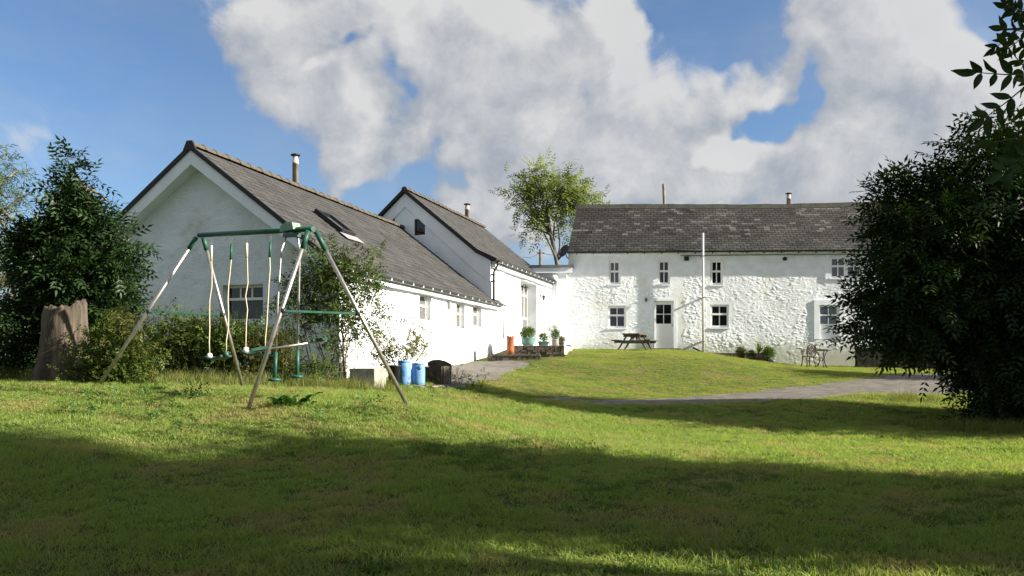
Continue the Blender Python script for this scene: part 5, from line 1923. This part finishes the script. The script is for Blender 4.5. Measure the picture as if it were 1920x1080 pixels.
tb = at(965, 665, 25.6)
TB = Frame(tb.x, tb.y, 0, math.radians(-3))
stp = thing('stone_steps', 'two rough dark stone steps rising from the tarmac yard to the barn terrace', 'steps', (tb.x, tb.y, 0), math.radians(-3))
zl, zu = .265, .575
xl0, xl1 = TB.loc(at(914, 665, 25.6)).x, TB.loc(at(1013, 665, 25.6)).x
stone_wall(stp, (xl0, 0), (xl1, 0), -.12, zl, .9, .085, 3, lenr=(.10, .26))
MB().box(((xl0 + xl1) / 2, .62, zl - .02), (xl1 - xl0 - .04, 1.3, .06)).build('tread', STONE, stp)
xu0, xu1 = TB.loc(at(960, 650, 26.9)).x, TB.loc(at(1058, 650, 26.9)).x
stone_wall(stp, (xu0, 1.25), (xu1, 1.25), .10, zu, .5, .085, 4, lenr=(.10, .26))
MB().box((xu0 + .12, 2.2, zu - .25), (.24, 1.9, .5)).build('side_wall', STONE, stp)
# pale paved terrace behind the steps
mb = MB()
tp_ = [(xu0 + .0, 1.30), (xu1, 1.30), (xu1 + .35, 4.6), (xu1 + .25, 9.6), (xu0 - .4, 9.6)]
mb.prism(tp_, (-.3, 0), lambda a, b, d: tuple(TB.world((a, b, zu + .004 + d))))
o = mb.build('terrace', mat('pale_paving', (.42, .40, .36), .9, (.33, .31, .28), 3, .3, 20)); o['kind'] = 'structure'
# white plinth at the house corner
pw = H3.hit(1046, 655, 1, -1.3)
mb = MB().prism([(H3.hit(1044, 656, 1, -.9).x, .62), (H3.hit(1105, 656, 1, -.9).x, .62), (H3.hit(1092, 650, 1, -.9).x, .42), (H3.hit(1044, 650, 1, -.9).x, .42)], (0, 1), lambda a, b, d: (a, 0, 0))
kx0, kx1 = H3.hit(1046, 652, 1, -.5).x, H3.hit(1088, 652, 1, -.5).x
zk = H3.hit(1070, 652, 1, -.5).z
kerb = thing('white_plinth', 'low white painted plinth at the foot of the farmhouse corner', 'plinth', H3.world((0, -.5, 0)), A3)
MB().hexa([(kx0, -.5, zk - 1), (kx1 + .35, -.5, zk - 1), (kx1 + .35, .45, zk - 1), (kx0, .45, zk - 1), (kx0, -.5, zk), (kx1 - .2, -.5, zk), (kx1 - .2, .45, zk), (kx0, .45, zk)]).build('plinth_slab', RENDER, kerb)

p = at(957, 664, 25.75); p.z = zl + .01
cp_ = thing('chimney_pot', 'tall orange terracotta chimney pot standing on the lower stone step', 'chimney pot', p)
MB().lathe([(.122, 0), (.122, .16), (.119, .17), (.117, .50), (.125, .51), (.125, .55), (.117, .565), (.09, .565), (.085, .40)], 26).build('pot', TERRA, cp_)
for t in np.linspace(0, 2 * math.pi, 9)[:-1]: MB().box((.10 * math.cos(t), .10 * math.sin(t), .585), (.035, .035, .04), t).build('crown_tooth', TERRA, cp_)


def potted(name, label, p, prof, m_, fol, lm=LEAF_BOX, n=160, leaf=SPRAY, size=.35, group=None, seed=1, spread=.03, oval=1.0):
    root = thing(name, label, 'potted plant', p, 0, group)
    o = MB().lathe(prof, 24).build('pot', m_, root)
    o.scale = (oval, 1, 1)
    top = max(z for _, z in prof)
    r = [r_ for r_, z in prof if z == top][0]
    s_ = MB().lathe([(r * .9, top - .05), (.01, top - .03)], 16).build('soil', SOIL, root)
    s_.scale = (oval, 1, 1)
    me, _ = crown_mesh('foliage', fol, int(n * 2.2), 3, leaf, size * 1.1, .0, .0, .2, seed, .4, spread, .3)
    link('foliage', me, lm, root)
    return root


def bowl(r, h): return [(r * .70, 0), (r * .92, h * .25), (r * 1.0, h * .6), (r * .98, h * .85), (r * 1.04, h * .9), (r * 1.04, h), (r * .92, h), (r * .90, h * .85)]
def straight(r, h): return [(r * .72, 0), (r * .98, h * .86), (r * 1.06, h * .87), (r * 1.06, h), (r * .94, h), (r * .9, h * .8)]


PG = 'potted plants on the terrace'
p = at(990, 646.5, 27.3); p.z = zu + .01
potted('potted_shrub', 'wide teal bowl with a rounded green shrub, largest pot on the terrace', p, bowl(.235, .26), TEAL, [(0, 0, .42, .24, .22, .17), (.08, 0, .5, .14, .14, .12), (-.12, 0, .42, .14, .14, .12)], seed=121, group=PG)
p = at(1019, 647, 27.5); p.z = zu + .01
potted('potted_shrub', 'low oblong teal planter with a small round shrub, beside the big bowl', p, straight(.17, .15), TEAL, [(0, 0, .27, .15, .14, .13)], n=90, seed=122, group=PG, oval=1.25)
p = at(1041, 650, 28.4); p.z = zu + .01
potted('potted_shrub', 'grey rounded pot with an upright light green shrub, right of the oblong planter', p, bowl(.125, .24), GREYPOT, [(0, 0, .40, .12, .12, .17)], n=90, seed=123, group=PG)
p = at(1052.5, 648.5, 29.2); p.z = zu + .01
potted('potted_flowers', 'small dark teal pot with a reddish brown plant, beside the white trough', p, straight(.10, .15), mat('dark_teal_pot', (.05, .10, .10), .5), [(0, 0, .24, .09, .09, .08)], LEAF_RED, 60, SPRAY, .35, PG, 124)
p = H3.world((H3.hit(1066, 648, 1, -.3).x, -.28, zk + .003))
tr2 = thing('white_trough', 'small white trough filled with blue, standing on the white plinth', 'trough', p, A3)
for (x, y, dx, dy) in ((0, -.10, .30, .03), (0, .10, .30, .03), (-.135, 0, .03, .168), (.135, 0, .03, .168)): MB().box((x, y, .09), (dx, dy, .18)).build('side', UPVC, tr2)
MB().box((0, -.117, .08), (.19, .003, .10)).build('blue_panel', BLUEPOT, tr2)
MB().box((0, 0, .10), (.24, .17, .06)).build('filling', BLUEPOT, tr2)

# ================================================================== picnic table
p = at(1190, 657, 33.2)
pt_ = thing('picnic_table', 'weathered wooden picnic table with attached benches in front of the farmhouse', 'picnic table', (p.x + .02, p.y, hz(p.x, p.y)), math.radians(-24))
W_ = WOODOLD
pt_.scale = (.98, .98, .88)
TW, TL = .74, 1.45
for i in range(5): MB().box((-TW / 2 + (i + .5) * TW / 5, 0, .74), (TW / 5 - .012, TL, .055)).build('table_plank', W_, pt_)
for s_ in (-1, 1):
    for j in range(2): MB().box((s_ * (.63 + .135 * j), 0, .45), (.122, TL, .055)).build('bench_plank', W_, pt_)
    y = s_ * .52
    MB().bar((-.76, y, .39), (.76, y, .39), .06, .12).build('bench_beam', W_, pt_)
    MB().bar((-.36, y, .67), (.36, y, .67), .06, .12).build('top_beam', W_, pt_)
    for k in (-1, 1): MB().bar((k * .22, y - s_ * .052, .70), (k * .62, y - s_ * .052, -.02), .05, .10, (0, 1, 0)).build('leg', W_, pt_)
    MB().bar((0, y - s_ * .08, .40), (0, s_ * .1, .70), .05, .07).build('strut', W_, pt_)

# ================================================================== bistro set
p = at(1542, 683, 32.2)
bt = thing('bistro_table', 'small round dark iron bistro table before the farmhouse wall', 'table', (p.x, p.y, hz(p.x, p.y)))
MB().lathe([(.33, .69), (.345, .70), (.345, .735), (.33, .745), (.02, .745)], 28).build('tabletop', IRON, bt)
for k in range(3):
    a = k * 2 * math.pi / 3 + .4
    e = Vector((math.cos(a), math.sin(a), 0))
    MB().tube([e * .27 + Vector((0, 0, .70)), e * .14 + Vector((0, 0, .52)), e * .09 + Vector((0, 0, .34)), e * .15 + Vector((0, 0, .14)), e * .27 + Vector((0, 0, -.02))], .022, 7).build('leg', IRON, bt)
MB().lathe([(.12, .30), (.13, .31), (.12, .32)], 14).build('leg_ring', IRON, bt)
p = at(1515.5, 684.5, 31.9)
ch = thing('bistro_chair', 'dark cast iron chair with a lattice back beside the round table', 'chair', (p.x, p.y, hz(p.x, p.y)), math.radians(14))
MB().lathe([(.19, .43), (.205, .44), (.205, .455), (.19, .46), (.02, .45)], 22).build('seat', IRON, ch)
for (x, y) in ((-.15, -.15), (.15, -.15), (-.15, .15), (.15, .15)):
    MB().tube([(x, y, .44), (x * 1.02, y * 1.02, .26), (x * 1.35, y * 1.35, -.02)], [.024, .021, .019], 7).build('leg', IRON, ch)
bk_ = MB()
yb = -.19      # back turned to the lawn
fr_ = [(-.17, yb, .45), (-.20, yb - .02, .62), (-.19, yb - .03, .80), (-.10, yb - .035, .885), (.0, yb - .035, .90), (.10, yb - .035, .885), (.19, yb - .03, .80), (.20, yb - .02, .62), (.17, yb, .45)]
bk_.tube(fr_, .024, 7)
bk_.tube([(-.19, yb - .02, .57), (0, yb - .02, .54), (.19, yb - .02, .57)], .012, 6)
bko = bk_.build('backrest', IRON, ch)
for s_ in (-1, 1):
    for k in range(5):
        x0 = -.17 + k * .085
        x1 = x0 + s_ * .17
        p0_, p1_ = Vector((x0, yb - .025, .56)), Vector((x1, yb - .03, .86))
        p1_.x = max(-.16, min(.16, p1_.x))
        MB().bar(p0_, p1_, .02, .024, (0, 1, 0)).build('lattice_bar', IRON, bko)
for s_ in (-1, 1): MB().tube([(s_ * .19, yb - .02, .64), (s_ * .24, yb + .12, .66), (s_ * .24, .10, .65), (s_ * .19, .12, .45)], .013, 6).build('arm', IRON, ch)

# ================================================================== plants before the right half of the farmhouse
def fp(px, py, d):
    p = at(px, py, d)
    return Vector((p.x, p.y, hz(p.x, p.y)))


sl_ = thing('timber_edging', 'low dark timber edging along the foot of the farmhouse wall', 'edging', fp(1385, 664, 34.0), math.radians(-3))
for k in range(3): MB().box((-.72 + k * .72, 0, .09), (.70, .12, .24)).build('sleeper', DARKWOOD, sl_)
FG = 'planters along the farmhouse wall'
potted('potted_shrub', 'yellow green bushy plant in a brown pot at the left end of the planters', fp(1390, 671, 33.2), straight(.16, .2), mat('brown_pot', (.12, .07, .05), .7), [(0, 0, .30, .2, .18, .16)], LEAF_YEL, 110, SPRAY, .4, FG, 131)
potted('potted_shrub', 'grey green ball plant in a low pot between the yellow plant and the spiky palm', fp(1409, 675, 33.0), straight(.14, .14), GREYPOT, [(0, 0, .24, .15, .14, .13)], LEAF_WIL, 90, SPRAY, .35, FG, 132)
potted('potted_shrub', 'bright green round ball shrub, right of the spiky palm', fp(1441, 676, 32.8), straight(.17, .14), DARKWOOD, [(0, 0, .38, .24, .22, .25)], LEAF_BOX, 190, SPRAY, .4, FG, 133)
tro = thing('wooden_planter', 'dark wooden planter holding the spiky palm', 'planter', fp(1427, 678, 32.9), math.radians(-3), FG)
for (x, y, dx, dy) in ((0, -.15, .56, .03), (0, .15, .56, .03), (-.265, 0, .03, .268), (.265, 0, .03, .268)): MB().box((x, y, .08), (dx, dy, .2)).build('board', DARKWOOD, tro)
MB().box((0, 0, .09), (.49, .26, .1)).build('soil', SOIL, tro)
tl_ = tro.location
cd = thing('spiky_palm', 'spiky cordyline palm standing in the dark wooden planter', 'palm', (tl_.x - .1, tl_.y, tl_.z + .14), 0)
MB().tube([(0, 0, 0), (.01, 0, .2)], [.03, .025], 8).build('stem', BARK, cd)
for k in range(26):
    a = random.uniform(0, 6.28); el_ = random.uniform(.25, 1.45); L = random.uniform(.45, .78)
    e = Vector((math.cos(a) * math.cos(el_), math.sin(a) * math.cos(el_), math.sin(el_)))
    s_ = Vector((-math.sin(a), math.cos(a), 0)) * .022
    c_ = Vector((0, 0, .2))
    m1 = c_ + e * L * .55; m2 = c_ + e * L + Vector((0, 0, -.35 * L * math.cos(el_)))
    lf = MB().add([c_ - s_ * .5, c_ + s_ * .5, m1 + s_, m1 - s_, m2], [(0, 1, 2, 3), (3, 2, 4)])
    lf.build('leaf', LEAF_BOX, cd)
bp = thing('blue_pot', 'small empty blue glazed pot at the right end of the planters', 'pot', fp(1447, 680, 32.4))
MB().lathe([(.09, 0), (.13, .08), (.14, .12), (.125, .12), (.115, .06)], 20).build('bowl', BLUEPOT, bp)
MB().lathe([(.112, .07), (.01, .085)], 16).build('soil', SOIL, bp)
# dark stone wall at the right end
w0 = at(1607, 690, 33.5); w1 = at(1800, 690, 32.6)
sw_ = thing('stone_wall', 'low dark dry stone wall running off behind the elder tree', 'stone wall', (w0.x, w0.y, hz(w0.x, w0.y)), math.atan2(w1.y - w0.y, w1.x - w0.x))
stone_wall(sw_, (0, 0), ((w1 - w0).length, 0), -.1, .82, .45, .13, 7, lenr=(.18, .45))

# ================================================================== poles and wires behind
p = at(1248, 420, 46)
pole = thing('telegraph_pole', 'leaning grey wooden pole end showing above the farmhouse ridge', 'pole', (p.x, 46, hz(p.x, 46)))
q0 = at(1247, 420, 46) - pole.location; q1 = at(1244.5, 345, 46) - pole.location
dz = (q1 - q0) / q1.z if False else (q1 - q0).normalized()
MB().tube([q0 - dz * (q0.z + .3) / dz.z, q1], .09, 10).build('post', mat('grey_pole', (.22, .21, .17), .9, (.16, .15, .12), 4), pole)
MB().tube([q1 - dz * .25 - Vector((.02, .12, 0)), q1 - dz * .1 - Vector((.02, .12, 0))], .03, 8).build('insulator', GREYPOT, pole)
p = at(1013.5, 500, 52)
pole2 = thing('telegraph_pole', 'thin dark pole seen over the flat link roof carrying wires', 'pole', (p.x, 52, hz(p.x, 52)))
t2 = at(1013.5, 468, 52) - pole2.location
MB().tube([(0, 0, -.3), t2], .10, 8).build('post', BARK, pole2)
MB().box(t2 - Vector((0, 0, .22)), (.5, .06, .06)).build('crossarm', BARK, pole2)
mb = MB()
for a_, b_ in ((at(980, 482, 60), at(1013, 474, 52)), (at(1013, 474, 52), at(1062, 473, 50))):
    mb.tube([a_.lerp(b_, t) + Vector((0, 0, -.15 * math.sin(math.pi * t))) for t in np.linspace(0, 1, 8)], .012, 4)
tag(mb.build('overhead_wire', BLACK), 'dark overhead wire strung from the thin pole behind the link', 'wire')

# ================================================================== dock plant by the swing leg
p = ground_at(542, 764)
dk = thing('dock_plant', 'dark green dock plant with broad leaves on the lawn between the swing legs', 'plant', p)
dV, dF = [], []
for i in range(7):
    t = i / 6
    wd = .075 * math.sin(math.pi * min(1, t * .92 + .04)) ** .7
    z = .10 * math.sin(t * 2.3)
    dV += [(t * .24, -wd / 2, z + .012), (t * .24, 0, z), (t * .24, wd / 2, z + .012)]
for i in range(6):
    for k in range(2): dF.append((i * 3 + k, (i + 1) * 3 + k, (i + 1) * 3 + k + 1, i * 3 + k + 1))
dm_ = arr_mesh('leaf', dV, dF, True); dm_.materials.append(LEAF_DOCK)
for k in range(34):
    o = bpy.data.objects.new('leaf', dm_)
    col.objects.link(o); o.parent = dk
    o.location = (random.gauss(0, .12), random.gauss(0, .06), .01)
    s_ = random.uniform(.5, 1.0)
    o.scale = (s_, s_, s_)
    o.rotation_euler = (random.gauss(0, .25), random.uniform(-.55, .1), random.uniform(0, 6.28))
